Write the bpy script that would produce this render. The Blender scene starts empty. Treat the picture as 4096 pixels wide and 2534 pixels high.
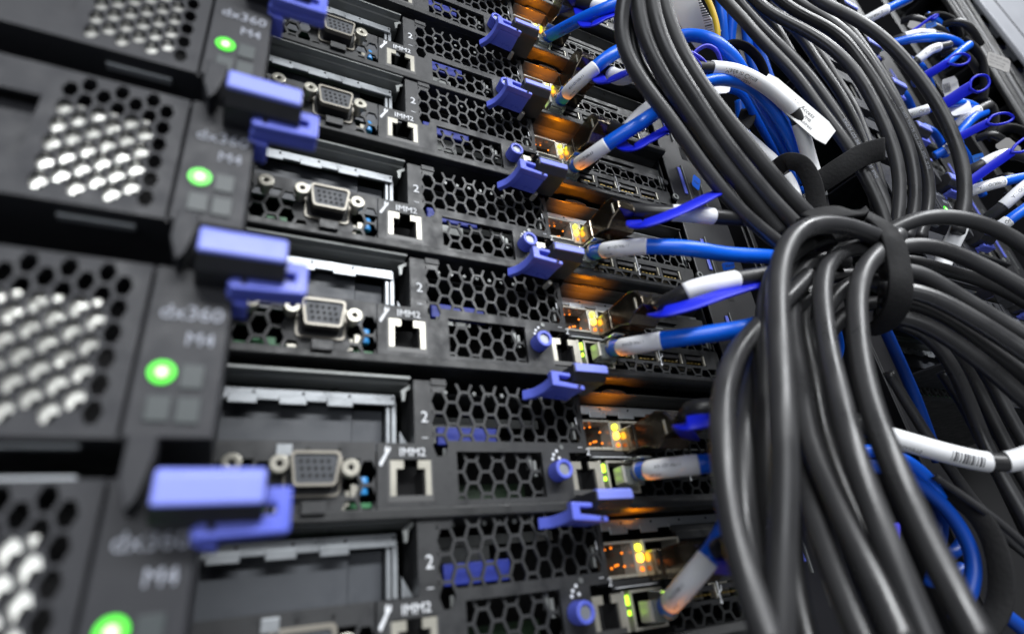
import bpy, math, random
from mathutils import Vector, Matrix
random.seed(7)
scn = bpy.context.scene
COL = scn.collection
S = 0.001                                   # everything below is written in millimetres

# ---------------------------------------------------------------- camera
RC = Matrix(((0.89137307, -0.44034015, -0.10749234),
             (0.11458165, 0.44834737, -0.88648502),
             (0.43854885, 0.77787222, 0.45009967)))      # world -> (right, down, forward)
CAM = Vector((-42.04, -155.30, -215.46))
FPX = 2182.68                                            # focal length in pixels of a 4096 wide frame
cam = bpy.data.cameras.new('camera'); camo = bpy.data.objects.new('camera', cam); COL.objects.link(camo)
M = Matrix((( RC[0][0], -RC[1][0], -RC[2][0], CAM.x * S),
            ( RC[0][1], -RC[1][1], -RC[2][1], CAM.y * S),
            ( RC[0][2], -RC[1][2], -RC[2][2], CAM.z * S),
            (0, 0, 0, 1)))
camo.matrix_world = M
cam.sensor_width = 36.0; cam.sensor_fit = 'HORIZONTAL'; cam.lens = FPX / 4096 * 36
cam.clip_start = 0.005; cam.clip_end = 50
cam.dof.use_dof = True; cam.dof.focus_distance = 0.285; cam.dof.aperture_fstop = 6.8; cam.dof.aperture_blades = 7
scn.camera = camo

# ---------------------------------------------------------------- world, room lamps, added fill, exposure
w = bpy.data.worlds.new('World'); scn.world = w; w.use_nodes = True
w.node_tree.nodes['Background'].inputs[0].default_value = (0.62, 0.68, 0.80, 1)
w.node_tree.nodes['Background'].inputs[1].default_value = 0.034
scn.view_settings.view_transform = 'Standard'; scn.view_settings.look = 'None'
scn.view_settings.exposure = 0.0; scn.view_settings.gamma = 1.0; scn.view_settings.use_curve_mapping = False

def area(name, loc, look, sx, sy, power, col):
    l = bpy.data.lights.new(name, 'AREA'); l.shape = 'RECTANGLE'; l.size = sx; l.size_y = sy; l.energy = power; l.color = col
    o = bpy.data.objects.new(name, l); COL.objects.link(o); o.location = loc
    o.rotation_euler = (Vector(look) - Vector(loc)).to_track_quat('-Z', 'Y').to_euler()
    return o
area('ceiling_or_fill_lamp', (0.15, -1.45, 0.80), (0.1, 0, -0.1), 1.9, 0.22, 42, (0.96, 0.98, 1.0))
area('ceiling_or_fill_lamp', (1.3, -1.1, 1.5), (0.25, 0, 0.0), 1.4, 0.3, 24, (0.96, 0.98, 1.0))
area('ceiling_or_fill_lamp', (-0.7, -1.5, -0.15), (0.1, 0, -0.1), 1.2, 0.7, 10, (0.93, 0.96, 1.0))  # added low fill from the camera side, not a fixture of the room

# ---------------------------------------------------------------- helpers
def at(x, y, d):                            # a sight line of the survey photograph (2444 px wide), d = mm of depth along the optical axis
    s = 4096 / 2444
    c = Vector(((x * s - 2048) / FPX, (y * s - 1267) / FPX, 1.0))
    return CAM + d * (RC.transposed() @ c)

MATS = {}
def mat(name, col, rough=.5, metal=0., bump=0., bscale=2000., emit=None, estr=0., trans=0., spec=.5, coat=0., var=0.):
    if name in MATS: return MATS[name]
    m = bpy.data.materials.new(name); m.use_nodes = True; nt = m.node_tree; b = nt.nodes['Principled BSDF']
    b.inputs['Base Color'].default_value = (*col, 1); b.inputs['Roughness'].default_value = rough
    b.inputs['Metallic'].default_value = metal; b.inputs['Specular IOR Level'].default_value = spec
    b.inputs['Transmission Weight'].default_value = trans; b.inputs['Coat Weight'].default_value = coat
    if emit:
        b.inputs['Emission Color'].default_value = (*emit, 1); b.inputs['Emission Strength'].default_value = estr
    if bump or var:
        tc = nt.nodes.new('ShaderNodeTexCoord'); n = nt.nodes.new('ShaderNodeTexNoise')
        n.inputs['Scale'].default_value = bscale; n.inputs['Detail'].default_value = 4; nt.links.new(tc.outputs['Object'], n.inputs['Vector'])
        if bump:
            bp = nt.nodes.new('ShaderNodeBump'); bp.inputs['Strength'].default_value = bump; bp.inputs['Distance'].default_value = .0002
            nt.links.new(n.outputs['Fac'], bp.inputs['Height']); nt.links.new(bp.outputs['Normal'], b.inputs['Normal'])
        if var:
            n2 = nt.nodes.new('ShaderNodeTexNoise'); n2.inputs['Scale'].default_value = bscale * .08; n2.inputs['Detail'].default_value = 6
            nt.links.new(tc.outputs['Object'], n2.inputs['Vector'])
            r = nt.nodes.new('ShaderNodeMapRange'); r.inputs[1].default_value = .3; r.inputs[2].default_value = .7
            r.inputs[3].default_value = rough * (1 - var); r.inputs[4].default_value = min(1, rough * (1 + var))
            nt.links.new(n2.outputs['Fac'], r.inputs[0]); nt.links.new(r.outputs[0], b.inputs['Roughness'])
            mx = nt.nodes.new('ShaderNodeMix'); mx.data_type = 'RGBA'
            mx.inputs[6].default_value = (*[c * (1 - var * .45) for c in col], 1); mx.inputs[7].default_value = (*[min(1, c * (1 + var * .3)) for c in col], 1)
            nt.links.new(n2.outputs['Fac'], mx.inputs[0]); nt.links.new(mx.outputs[2], b.inputs['Base Color'])
    MATS[name] = m; return m

PAINT = mat('charcoal_paint', (.027, .028, .030), .5, .0, .35, 2600, var=.35)
PAINT2 = mat('black_paint', (.017, .018, .019), .45, .0, .3, 2600, var=.35)
PLASTIC = mat('black_plastic', (.022, .022, .025), .42, bump=.2, bscale=3000, var=.3)
BEZEL = mat('bezel_plastic', (.030, .031, .036), .5, bump=.25, bscale=2500, var=.25, spec=.3)
STRIP = mat('panel_plastic', (.027, .028, .033), .5, bump=.2, bscale=2500, var=.2, spec=.35)
ZINC = mat('zinc_plate', (.34, .36, .38), .36, .45, bump=.15, bscale=900, var=.4)
TIN = mat('tin_shield', (.52, .50, .43), .32, .5, bump=.1, bscale=900, var=.3)
STEEL = mat('galvanised_steel', (.22, .23, .225), .42, .35, bump=.2, bscale=1200, var=.45)
DARKGREY = mat('grey_filler', (.058, .064, .075), .5, bump=.2, bscale=2500, var=.2)
BLACK = mat('interior_black', (.008, .008, .009), .8)
BLUE = mat('latch_blue', (.13, .17, .76), .38, bump=.25, bscale=2500, var=.35)
BLUELT = mat('tab_blue', (.24, .29, .88), .42, bump=.2, bscale=2500, var=.25)
INBLUE = mat('guide_blue', (.022, .04, .32), .5, emit=None)
GREEN = mat('circuit_green', (.05, .22, .09), .4)
WHITE = mat('white_print', (.75, .77, .80), .6)
SLEEVE = mat('white_sleeve', (.93, .94, .96), .42, bump=.3, bscale=500, var=.15)
PAPER = mat('paper_tag', (.80, .80, .79), .6, var=.1, bscale=800)
INK = mat('label_ink', (.04, .04, .05), .7)
CABLE = mat('cable_rubber', (.022, .022, .023), .40, bump=.12, bscale=700, var=.45, spec=.55)
CABLEG = mat('cable_grey', (.040, .040, .042), .36, bump=.12, bscale=700, var=.4, spec=.6)
DULL = mat('dull_tin', (.30, .28, .24), .38, .5, bump=.1, bscale=900)
ETH_SHADE = mat('ethernet_blue_shaded', (.003, .055, .36), .38)  # ethernet blue darkened to put the shade of the hollow into the colour
ETH = mat('ethernet_blue', (.003, .13, .80), .33, bump=.12, bscale=900, var=.2, spec=.5)
PULL = mat('pull_tab_blue', (.003, .012, .60), .42, bump=.08, bscale=900, spec=.5)
LOOP = mat('loop_violet_blue', (.07, .07, .70), .36)
VELC = mat('hook_and_loop_fabric', (.020, .020, .021), .95, bump=1.0, bscale=700, var=.4, spec=.15)
CLEAR = mat('clear_plug', (.75, .8, .75), .08, trans=.85, spec=.5)
SHELL = mat('plug_shell_metal', (.20, .17, .13), .14, .95, bump=.3, bscale=700, var=.4)
YELLOW = mat('yellow_edge', (.75, .50, .03), .35)
CAP = mat('capacitor_blue', (.03, .25, .60), .35)
PANEL = mat('grey_cabinet_panel', (.30, .31, .34), .5, bump=.1, bscale=500, var=.1)
LEDG = mat('led_green_core', (.6, 1, .5), .4, emit=(.32, 1, .22), estr=3.4)
LEDG2 = mat('led_green_lens', (.1, .8, .05), .3, emit=(.06, 1, .01), estr=.62)
LEDY = mat('led_yellow', (.8, .8, .1), .4, emit=(.80, .85, .02), estr=5)
LEDO = mat('led_orange', (1, .5, .1), .4, emit=(1, .50, .03), estr=8)
GLOWD = mat('dim_orange_glow', (1, .3, .02), .4, emit=(1, .22, .01), estr=1.6)

class MB:
    def __init__(s): s.v = []; s.f = []; s.sm = []
    def add(s, vs, fs, smooth=False):
        o = len(s.v); s.v += [tuple(v) for v in vs]; s.f += [tuple(i + o for i in f) for f in fs]; s.sm += [smooth] * len(fs); return s
    def box(s, x0, x1, y0, y1, z0, z1):
        if x0 > x1: x0, x1 = x1, x0
        vs = [(x, y, z) for x in (x0, x1) for y in (y0, y1) for z in (z0, z1)]
        return s.add(vs, [(0, 1, 3, 2), (4, 6, 7, 5), (0, 4, 5, 1), (2, 3, 7, 6), (0, 2, 6, 4), (1, 5, 7, 3)])
    def prism(s, poly, y0, y1):              # poly: (x, z) counter-clockwise seen from the front
        n = len(poly); vs = [(x, y0, z) for x, z in poly] + [(x, y1, z) for x, z in poly]
        fs = [tuple(range(n)), tuple(range(2 * n - 1, n - 1, -1))] + [(i, i + n, (i + 1) % n + n, (i + 1) % n) for i in range(n)]
        return s.add(vs, fs)
    def prismx(s, poly, x0, x1):             # poly: (y, z)
        n = len(poly); vs = [(x0, y, z) for y, z in poly] + [(x1, y, z) for y, z in poly]
        fs = [tuple(range(n - 1, -1, -1)), tuple(range(n, 2 * n))] + [(i, (i + 1) % n, (i + 1) % n + n, i + n) for i in range(n)]
        return s.add(vs, fs)
    def ring(s, c, ro, ri, y0, y1, n=20, sx=1., sz=1.):   # annulus with its axis along y
        vs = []
        for r, y in ((ro, y0), (ri, y0), (ro, y1), (ri, y1)):
            for k in range(n):
                a = 2 * math.pi * k / n; vs.append((c[0] + r * sx * math.cos(a), y, c[1] + r * sz * math.sin(a)))
        fs = []
        for k in range(n):
            j = (k + 1) % n
            fs += [(k, j, n + j, n + k), (k, 2 * n + k, 2 * n + j, j), (n + k, n + j, 3 * n + j, 3 * n + k), (2 * n + k, 3 * n + k, 3 * n + j, 2 * n + j)]
        return s.add(vs, fs)
    def disc(s, c, r, y0, y1, n=20, sx=1., sz=1.):
        return s.prism([(c[0] + r * sx * math.cos(2 * math.pi * k / n), c[1] + r * sz * math.sin(2 * math.pi * k / n)) for k in range(n)], y0, y1)
    def sweep(s, pts, prof, closed=False, cap=True, up=None):
        # prof: list of (a, b) offsets in the (side, up) frame; pts list of Vectors
        n = len(pts); m = len(prof(0) if callable(prof) else prof); vs = []
        side = None
        for i in range(n):
            a = pts[i - 1] if (i > 0 or closed) else pts[0]; b = pts[(i + 1) % n] if (i < n - 1 or closed) else pts[-1]
            t = (b - a).normalized()
            if up is not None:
                u_ = up[i] if isinstance(up, list) else up
                side = t.cross(u_).normalized()
            elif side is None:
                side = t.orthogonal().normalized()
            else:
                side = (side - t * side.dot(t)).normalized()
            u = side.cross(t)
            pr = prof(i) if callable(prof) else prof
            vs += [pts[i] + side * p + u * q for p, q in pr]
        fs = []
        for i in range(n if closed else n - 1):
            k = (i + 1) % n
            for j in range(m):
                l = (j + 1) % m; fs.append((i * m + j, i * m + l, k * m + l, k * m + j))
        if cap and not closed: fs += [tuple(range(m - 1, -1, -1)), tuple(range((n - 1) * m, n * m))]
        return s.add(vs, fs, True)
    def tube(s, pts, r, seg=14, closed=False):
        if callable(r): pf = lambda i: [(r(i) * math.cos(2 * math.pi * k / seg), r(i) * math.sin(2 * math.pi * k / seg)) for k in range(seg)]
        else: pf = [(r * math.cos(2 * math.pi * k / seg), r * math.sin(2 * math.pi * k / seg)) for k in range(seg)]
        return s.sweep(pts, pf, closed)
    def ribbon(s, pts, wd, th, up=None, closed=False):
        a, b = wd / 2, th / 2
        return s.sweep(pts, [(-a, -b * .6), (-a * .92, -b), (a * .92, -b), (a, -b * .6), (a, b * .6), (a * .92, b), (-a * .92, b), (-a, b * .6)], closed, True, up)
    def build(s, name, m, parent=None, bevel=0., loc=(0, 0, 0), seg=2):
        me = bpy.data.meshes.new(name); me.from_pydata([(a * S, b * S, c * S) for a, b, c in s.v], [], s.f)
        me.polygons.foreach_set('use_smooth', s.sm)
        me.validate(); me.update()
        o = bpy.data.objects.new(name, me); COL.objects.link(o); me.materials.append(m)
        if parent: o.parent = parent
        o.location = Vector(loc) * S
        if bevel:
            bv = o.modifiers.new('bevel', 'BEVEL'); bv.width = bevel * S; bv.segments = seg; bv.limit_method = 'ANGLE'; bv.angle_limit = .6
        return o

def clip(poly, ax, lim, keep_less):
    out = []; n = len(poly)
    for i in range(n):
        a, b = poly[i], poly[(i + 1) % n]; da = (lim - a[ax]) if keep_less else (a[ax] - lim); db = (lim - b[ax]) if keep_less else (b[ax] - lim)
        if da >= -1e-9: out.append(a)
        if (da > 1e-9 and db < -1e-9) or (da < -1e-9 and db > 1e-9):
            t = da / (da - db); out.append((a[0] + t * (b[0] - a[0]), a[1] + t * (b[1] - a[1])))
    return out

def clipr(poly, x0, x1, z0, z1):
    for ax, lim, kl in ((0, x0, 0), (0, x1, 1), (1, z0, 0), (1, z1, 1)):
        if len(poly) < 3: return []
        poly = clip(poly, ax, lim, kl)
    if len(poly) < 3: return []
    ar = abs(sum(poly[i][0] * poly[(i + 1) % len(poly)][1] - poly[(i + 1) % len(poly)][0] * poly[i][1] for i in range(len(poly)))) / 2
    return poly if ar > 1e-5 else []

def hexplate(mb, x0, x1, z0, z1, cx, cz, col, pitch, web, y0, y1, hole=lambda c, x, z: True, border=True):
    """sheet with flat-topped hexagonal openings; cells never overlap, everything is clipped to the rectangle"""
    W_ = col / .75 / 2; H_ = pitch / 2
    i0 = int((x0 - cx) / col) - 2; i1 = int((x1 - cx) / col) + 3
    for i in range(i0, i1):
        X = cx + i * col; off = pitch / 2 if i % 2 else 0
        k0 = int((z0 - cz) / pitch) - 2; k1 = int((z1 - cz) / pitch) + 3
        for k in range(k0, k1):
            Z = cz + off + k * pitch
            out = [(X - W_, Z), (X - W_ / 2, Z - H_), (X + W_ / 2, Z - H_), (X + W_, Z), (X + W_ / 2, Z + H_), (X - W_ / 2, Z + H_)]
            if not hole(i, X, Z):
                p = clipr(out, x0, x1, z0, z1)
                if p: mb.prism(p, y0, y1)
                continue
            kx = 1 - web / (W_ * 1.7); kz = 1 - web / (H_ * 2)
            inn = [(X + (a - X) * kx, Z + (b - Z) * kz) for a, b in out]
            for j in range(6):
                l = (j + 1) % 6
                q = clipr([out[j], out[l], inn[l], inn[j]], x0, x1, z0, z1)
                if q: mb.prism(q, y0, y1)
    if border:
        t = web * .5
    return mb

def text(body, size, x, z, y, m, parent, name='lettering', align='CENTER', bold=0.):
    cu = bpy.data.curves.new(name, 'FONT'); cu.body = body; cu.size = size * S; cu.align_x = align; cu.align_y = 'CENTER'; cu.extrude = .06 * S; cu.offset = bold * S
    cu.resolution_u = 3
    t = bpy.data.objects.new(name, cu); COL.objects.link(t)
    bpy.context.view_layer.update()
    me = bpy.data.meshes.new_from_object(t.evaluated_get(bpy.context.evaluated_depsgraph_get()))
    bpy.data.objects.remove(t); bpy.data.curves.remove(cu)
    me.transform(Matrix.Rotation(math.pi / 2, 4, 'X'))
    me.materials.clear(); me.materials.append(m); me.name = name
    o = bpy.data.objects.new(name, me); COL.objects.link(o); o.parent = parent; o.location = (x * S, y * S, z * S)
    return o

def textmesh(body, size, bold=0.):
    cu = bpy.data.curves.new('lettering', 'FONT'); cu.body = body; cu.size = size; cu.align_x = 'LEFT'; cu.align_y = 'CENTER'; cu.resolution_u = 2; cu.offset = bold
    t = bpy.data.objects.new('lettering', cu); COL.objects.link(t); bpy.context.view_layer.update()
    me = bpy.data.meshes.new_from_object(t.evaluated_get(bpy.context.evaluated_depsgraph_get()))
    bpy.data.objects.remove(t); bpy.data.curves.remove(cu)
    r = ([v.co.xy.copy() for v in me.vertices], [tuple(p.vertices) for p in me.polygons]); bpy.data.meshes.remove(me); return r

def tag(o, label, cat, group=None, kind=None):
    if label: o['label'] = label
    if cat: o['category'] = cat
    if group: o['group'] = group
    if kind: o['kind'] = kind
    return o
def empty(name, loc):
    e = bpy.data.objects.new(name, None); e.empty_display_size = .01; COL.objects.link(e); e.location = Vector(loc) * S; return e
def copy_tree(o, parent=None):
    c = o.copy(); COL.objects.link(c); c.parent = parent
    for ch in [x for x in list(o.children)]: copy_tree(ch, c)
    return c

def cr(P, n=8):
    P = [Vector(p) for p in P]; Q = [P[0] * 2 - P[1]] + P + [P[-1] * 2 - P[-2]]; out = []
    for i in range(1, len(Q) - 2):
        a, b, c, d = Q[i - 1], Q[i], Q[i + 1], Q[i + 2]
        for k in range(n):
            t = k / n; out.append(.5 * ((2 * b) + (c - a) * t + (2 * a - 5 * b + 4 * c - d) * t * t + (3 * b - a - 3 * c + d) * t ** 3))
    out.append(Q[-2].copy()); return out

# ---------------------------------------------------------------- one server sled (origin: top left corner of its management port, face plane y = 0)
def latch(parent, dz=0.):
    """blue release latch with its pull bar, right hand side"""
    b = MB()
    b.prism([(48.2, -20.9), (55.4, -21.4), (55.4, -22.7), (50.9, -22.4), (50.9, -24.3), (60.2, -25.5), (60.2, -26.9), (48.2, -25.9)][::-1], -16.5, -13.8)
    b.prism([(48.4, -25.0), (59.9, -26.0), (59.9, -26.85), (48.4, -25.85)][::-1], -13.8, -5)
    o = b.build('release_latch', BLUE, parent, .3, (0, 0, dz))
    tl = MB().sweep(cr([Vector((49.4, -14.6, -24.0)), Vector((48.8, -10.5, -24.6)), Vector((47.4, -6.2, -24.9)), Vector((45.0, -2.4, -24.7))], 5), [(-1.1, -1.7), (1.1, -1.7), (1.1, 1.5), (-1.1, 1.5)], up=Vector((0, 0, 1)))
    tl.sm = [False] * len(tl.sm); tl.build('latch_arm', BLUE, o, .25)
    MB().ring((58.0, -26.0), .55, .3, -16.8, -16.45, 12).build('latch_hole', BLACK, o)
    p = MB().prismx([(-17, -18.6), (-16.8, -21.0), (-14.2, -23.1), (-2, -23.3), (-2, -17.9), (-16.2, -17.9)][::-1], 57.0, 70.6).build('pull_bar', PLASTIC, parent, .3, (0, 0, dz))
    MB().prismx([(-17.35, -18.3), (-17.35, -20.7), (-15, -20.7), (-15, -17.55), (-16.6, -17.55)][::-1], 57.5, 70.4).build('blue_grip', BLUELT, p, .2)
    return o

def rj45(x, z, w_, h_, parent, name, led=True):
    fr = MB()
    fr.box(x, x + 1.7, -.3, .6, z - h_ + 1.0, z); fr.box(x + w_ - 1.7, x + w_, -.3, .6, z - h_ + 1.0, z)
    fr.box(x + 1.7, x + 3.9, -.3, .6, z - 2.4, z); fr.box(x + w_ - 3.9, x + w_ - 1.7, -.3, .6, z - 2.4, z)
    s = fr.build(name, TIN, parent)
    r = MB(); r.box(x - .6, x, -.25, .5, z - h_ - .6, z + .2); r.box(x + w_, x + w_ + .6, -.25, .5, z - h_ - .6, z + .2); r.box(x, x + w_, -.25, .5, z - h_ - .6, z - h_ + 1.0)
    r.build('port_rim', mat('rim_dark', (.09, .09, .09), .45, .3), s)
    c = MB(); c.box(x + 1.7, x + w_ - 1.7, 8, 9, z - h_ + 1, z); c.box(x + 1.7, x + 2.2, .6, 8, z - h_ + 1, z - 2.4); c.box(x + w_ - 2.2, x + w_ - 1.7, .6, 8, z - h_ + 1, z - 2.4); c.box(x + 1.7, x + w_ - 1.7, .6, 8, z - h_ + .5, z - h_ + 1)
    c.build('port_socket', BLACK, s)
    return s

def make_server(bezel=True):
    t = empty('rack_server', (0, 0, 0))
    # --- sheet metal box
    m = MB()
    m.box(-112, 147, 1.2, 150, -16.0, -15.0)                       # bottom pan
    m.box(-112, 147, 1.0, 1.9, -15.0, -14.0)
    m.box(-112, 70, -1.8, 1.2, -16.3, -13.4)                       # rolled front lip
    m.box(-112, 147, 12, 150, 25.0, 25.8)                          # top cover
    m.box(-113, -112, 1.2, 150, -16, 26); m.box(147, 148, 1.2, 150, -16, 26)
    m.build('chassis', PAINT2, t, .4)
    m = MB().box(-111.8, 146.8, 60, 61, -15, 25)
    m.build('inner_wall', BLACK, t)
    m = MB().prismx([(-6.5, -15.2), (-6.2, -17.0), (-4.4, -17.6), (1.1, -17.6), (1.1, -12.8), (-4.8, -12.8)][::-1], 70.2, 147)
    m.build('front_ledge', PAINT2, t, .4)
    # --- front cover strip, two steel rails of the card slots
    m = MB(); m.prismx([(-.4, 26.0), (-.6, 25.0), (2.2, 24.9), (2.5, 24.2), (7.0, 23.1), (12, 23.1), (12, 26.0)][::-1], -112, 6.5)
    m.build('cover_edge', STEEL, t, .15)
    m = MB(); m.prismx([(-.5, 25.0), (-.5, 24.6), (3.5, 24.2), (7.0, 22.95), (12, 22.95), (12, 25.0)][::-1], 70.5, 146.6)
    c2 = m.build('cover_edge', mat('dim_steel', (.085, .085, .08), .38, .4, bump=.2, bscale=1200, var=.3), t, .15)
    n_ = MB(); N = 16
    n_.prism([(84.2 + 5.6 * math.cos(math.pi * k / N), 24.7 + 1.5 * math.sin(math.pi * k / N)) for k in range(N + 1)], -1.2, -.55); n_.build('finger_notch', BLACK, c2)
    MB().disc((60.9, 20.6), 1.05, -5.6, -1, 12).build('guide_pin', TIN, t, .4)
    for (a, b_, nm) in ((-112, 3, 'slot_rail'), (72.4, 146, 'slot_rail')):
        m = MB(); m.box(a, b_, 5.0, 6.0, 18.2, 21.6)
        x = a + 3
        while x + 8 < b_: m.box(x, x + 7.4, 4.4, 5.0, 16.9, 19.4); x += 13.1
        r = m.build(nm, ZINC, t, .2)
        h = MB(); x = -10.9 - 13.1 * 8
        while x < b_:
            if x > a + 1: h.disc((x, 20.4), .42, 4.8, 5.02, 10)
            x += 13.1
        h.build('rail_hole', BLACK, r)
    # --- left card slot blank
    m = MB(); m.box(-112, -9.2, 9, 10, 3.2, 19.6); m.box(-9.0, .4, 10.5, 11.5, 5, 18.0); m.box(-112, -9.2, 8.4, 9, 3.2, 5.4)
    m.build('slot_blank', DARKGREY, t, .2)
    m = MB(); m.box(.6, 1.7, 6.2, 9, 5.2, 19.7); m.box(2.2, 3.6, 6.0, 9, 5.2, 19.7); m.prism([(4.6, 5.2), (7.8, 5.2), (4.6, 10.5)], 5.8, 6.4)
    m.build('slot_bracket', ZINC, t, .15)
    # --- left input and output plate with open honeycomb edge
    m = MB()
    def hl(i, x, z): return not (-31 < x < -11 and z > -10.5) and z < 2.5
    hexplate(m, -112, -4.2, -14.2, .4, -6.3, -3.2, 4.5, 7.0, .95, -.1, .9, hl)
    m.box(-112, -4.2, -.1, .9, .4, 5.2); m.box(-46, -44, -2, -.1, -1, 3); m.box(-23.5, -17.5, -3.2, -.1, -14.2, -11.2)
    m.build('connector_plate', PAINT, t)
    h = MB()
    for x in (-22.5, -14.2, -48, -62): h.disc((x, 2.9), .55, -.35, -.12, 10)
    h.build('screw_hole', BLACK, t)
    m = MB(); m.box(-112, -4.5, 3, 30, -12.3, -10.9)
    m.box(-39, -33, 2.2, 3, -12.0, -9.3)
    m.build('circuit_board', GREEN, t)
    m = MB(); m.box(-10.6, -8.2, 1.2, 4, -9.8, -6.2); m.box(-12.2, -10.9, 1.0, 3, -12, -8); m.box(-30, -26, 1.0, 1.8, -13, -11.4); m.box(-17, -12, 1, 1.8, -13, -11.6)
    m.build('board_clip', TIN, t, .2)
    m = MB().tube([Vector((-7.2, 1.6, -9.2)), Vector((-7.2, 1.6, -4.4))], 1.35, 12); m.build('capacitor', CAP, t, .2)
    m = MB(); m.box(-30.5, -26.4, -.9, -.2, 1.0, 4.2); m.build('port_clip', ZINC, t, .25)
    # --- video connector
    def dsub(cx, cz, a, b_, sk, r=1.2, n=5):
        P = []
        for sx, sz, a0 in ((1, 1, 0), (-1, 1, 90), (-1, -1, 180), (1, -1, 270)):
            X = cx + sx * (a - r - (sk if sz < 0 else 0)); Z = cz + sz * (b_ - r)
            for k in range(n): an = math.radians(a0 + 90 * k / (n - 1)); P.append((X + r * math.cos(an), Z + r * math.sin(an)))
        return P
    def ringp(mb, o_, i_, y0, y1):
        n = len(o_)
        for k in range(n): j = (k + 1) % n; mb.prism([o_[k], o_[j], i_[j], i_[k]], y0, y1)
    v = MB(); o_ = dsub(-20.9, -3.3, 6.3, 4.5, .9); i_ = dsub(-20.9, -3.3, 5.6, 3.8, .8, .9); ringp(v, o_, i_, -5.6, -3.8)
    vg = v.build('video_port', DULL, t)
    MB().prism(dsub(-20.9, -3.3, 6.25, 4.45, .9), -3.8, -.2).build('port_body', PLASTIC, vg)
    MB().prism(dsub(-20.9, -3.3, 5.6, 3.8, .8, .9), -5.0, -3.8).build('port_insulator', DARKGREY, vg)
    o2 = dsub(-20.9, -4.0, 7.6, 5.7, .4, 1.6); i2 = dsub(-20.9, -4.0, 7.0, 5.1, .4, 1.3); f_ = MB(); ringp(f_, o2, i2, -.8, -.12); f_.build('port_flange', DULL, vg)
    p = MB()
    for r_ in range(3):
        for k in range(5): p.disc((-24.6 + k * 1.72 + r_ * .35, -1.4 - r_ * 1.85), .5, -5.15, -5.0, 8)
    p.build('pin_hole', BLACK, vg)
    for sx, sz in ((-29.8, -2.2), (-12.0, -3.3), (-40.6, -2.0), (-57.5, -2.0)):
        j = MB().ring((sx, sz), 2.4, .75, -6.0, -3.4, 18).ring((sx, sz), 1.5, .7, -3.4, 0, 14).build('jack_screw', TIN, t, .3)
        MB().disc((sx, sz), .84, -5.0, -4.6, 10).build('screw_bore', BLACK, j)
    # --- management port block, '2' bracket and honeycomb front
    m = MB()
    m.box(-3.7, -.1, -.2, .9, -13.2, 5.0); m.box(12.1, 20.4, -.2, .9, -13.2, .5); m.box(-.1, 12.1, -.2, .9, -13.2, -10.9)
    m.box(-.1, 12.1, -.2, .9, .3, 5.0)
    m.box(12.1, 13.0, -.2, .9, .5, 5.0); m.box(8.0, 13.0, -.2, .9, 5.0, 25.0); m.box(13.0, 18.0, -.6, .2, 23.6, 25.6)
    m.box(7.4, 8.0, -.2, 14, 5.0, 25.0)
    hexplate(m, 13.0, 67.0, 6.0, 24.6, 15.4, 4.3, 4.42, 7.0, .85, -.2, .6, lambda i, x, z: not (i == 0 and z > 22))
    hexplate(m, 13.0, 20.4, .5, 6.0, 15.4, 4.3, 4.42, 7.0, .85, -.2, .6, lambda i, x, z: i == 0 and z > 2)
    m.box(20.4, 67.0, -.2, .9, 2.7, 6.0)
    m.box(20.4, 50.2, -.2, .9, -13.2, -11.4); m.box(50.2, 60.8, -.2, .9, -13.2, 2.7)
    m.box(60.8, 71.9, -.2, .9, -13.2, -11.6); m.box(67.0, 68.6, -.2, .9, 2.7, 24.6)
    m.build('front_plate', PAINT, t)
    m = MB(); hexplate(m, 20.4, 50.2, -11.4, 2.7, 21.4, -6.3, 4.5, 6.6, .9, 1.5, 2.2)
    m.build('vent_grille', PAINT, t)
    m = MB(); m.prism([(4.0, 22.0), (7.0, 24.2), (7.0, 22.8), (5.6, 21.8), (5.2, 18.8), (4.5, 18.6)], 2.0, 3.0); m.build('bracket_tooth', STEEL, t)
    for bb in ((46.2, 47.6, 2.3, 4, -2.2, 2.2), (48.0, 49.2, 2.3, 4, -4.5, .6), (17.2, 18.2, 2.6, 3.4, 1.2, 4.4), (64.5, 65.4, .8, 3, 7.5, 13.5)): MB().box(*bb).build('inner_clip', STEEL, t, .15)
    MB().disc((57.9, 4.4), .8, -.55, -.2, 12).build('rivet', STEEL, t)
    rj45(0, 0, 12.0, 10.9, t, 'management_port')
    m = MB(); m.box(17.5, 39, 8, 10, 6.8, 12.8); m.build('card_guide', INBLUE, t, .5)
    m = MB(); m.box(20, 38, 20, 22, 10.6, 18.0); m.box(20, 66, 26, 27, 18.5, 22); m.build('card_retainer', STEEL, t, .3)
    m = MB(); m.box(20, 50, 14, 15, -12, -4.5); m.build('riser_board', mat('dark_board', (.006, .022, .006), .5), t)
    m = MB()
    for k in range(9): m.disc((19 + k * 5.1, 22.7), .7, 3.0, 3.6, 8)
    m.build('cage_screw', STEEL, t)
    text('2', 5.0, 10.6, 13.0, -.28, WHITE, t); text('–', 3.6, 10.6, 6.9, -.28, WHITE, t); text('IMM2', 3.5, 6.6, 2.3, -.28, WHITE, t, bold=.0)
    text('1', 3.6, 65.6, 13.6, -.28, WHITE, t); text('–', 3.2, 65.6, 4.6, -.28, WHITE, t); text('2', 3.4, 68.6, 2.9, -.28, WHITE, t)
    m = MB(); m.prism([(-3.1, -1.4), (-2.5, -1.7), (-.7, 1.9), (-.1, 2.6), (.1, 3.6), (-.3, 4.0), (-.6, 3.2), (-1.0, 3.4), (-.8, 4.2), (-1.4, 3.9), (-1.6, 2.9), (-1.4, 2.2), (-3.2, -.8)], -.3, -.15)
    m.build('wrench_mark', WHITE, t)
    m = MB()
    for a, b_ in ((54.6, 1.9), (55.9, 3.1), (54.0, .5), (56.6, .8)): m.disc((a, b_), .55, -.45, -.2, 10)
    m.build('network_mark', WHITE, t)
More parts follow.
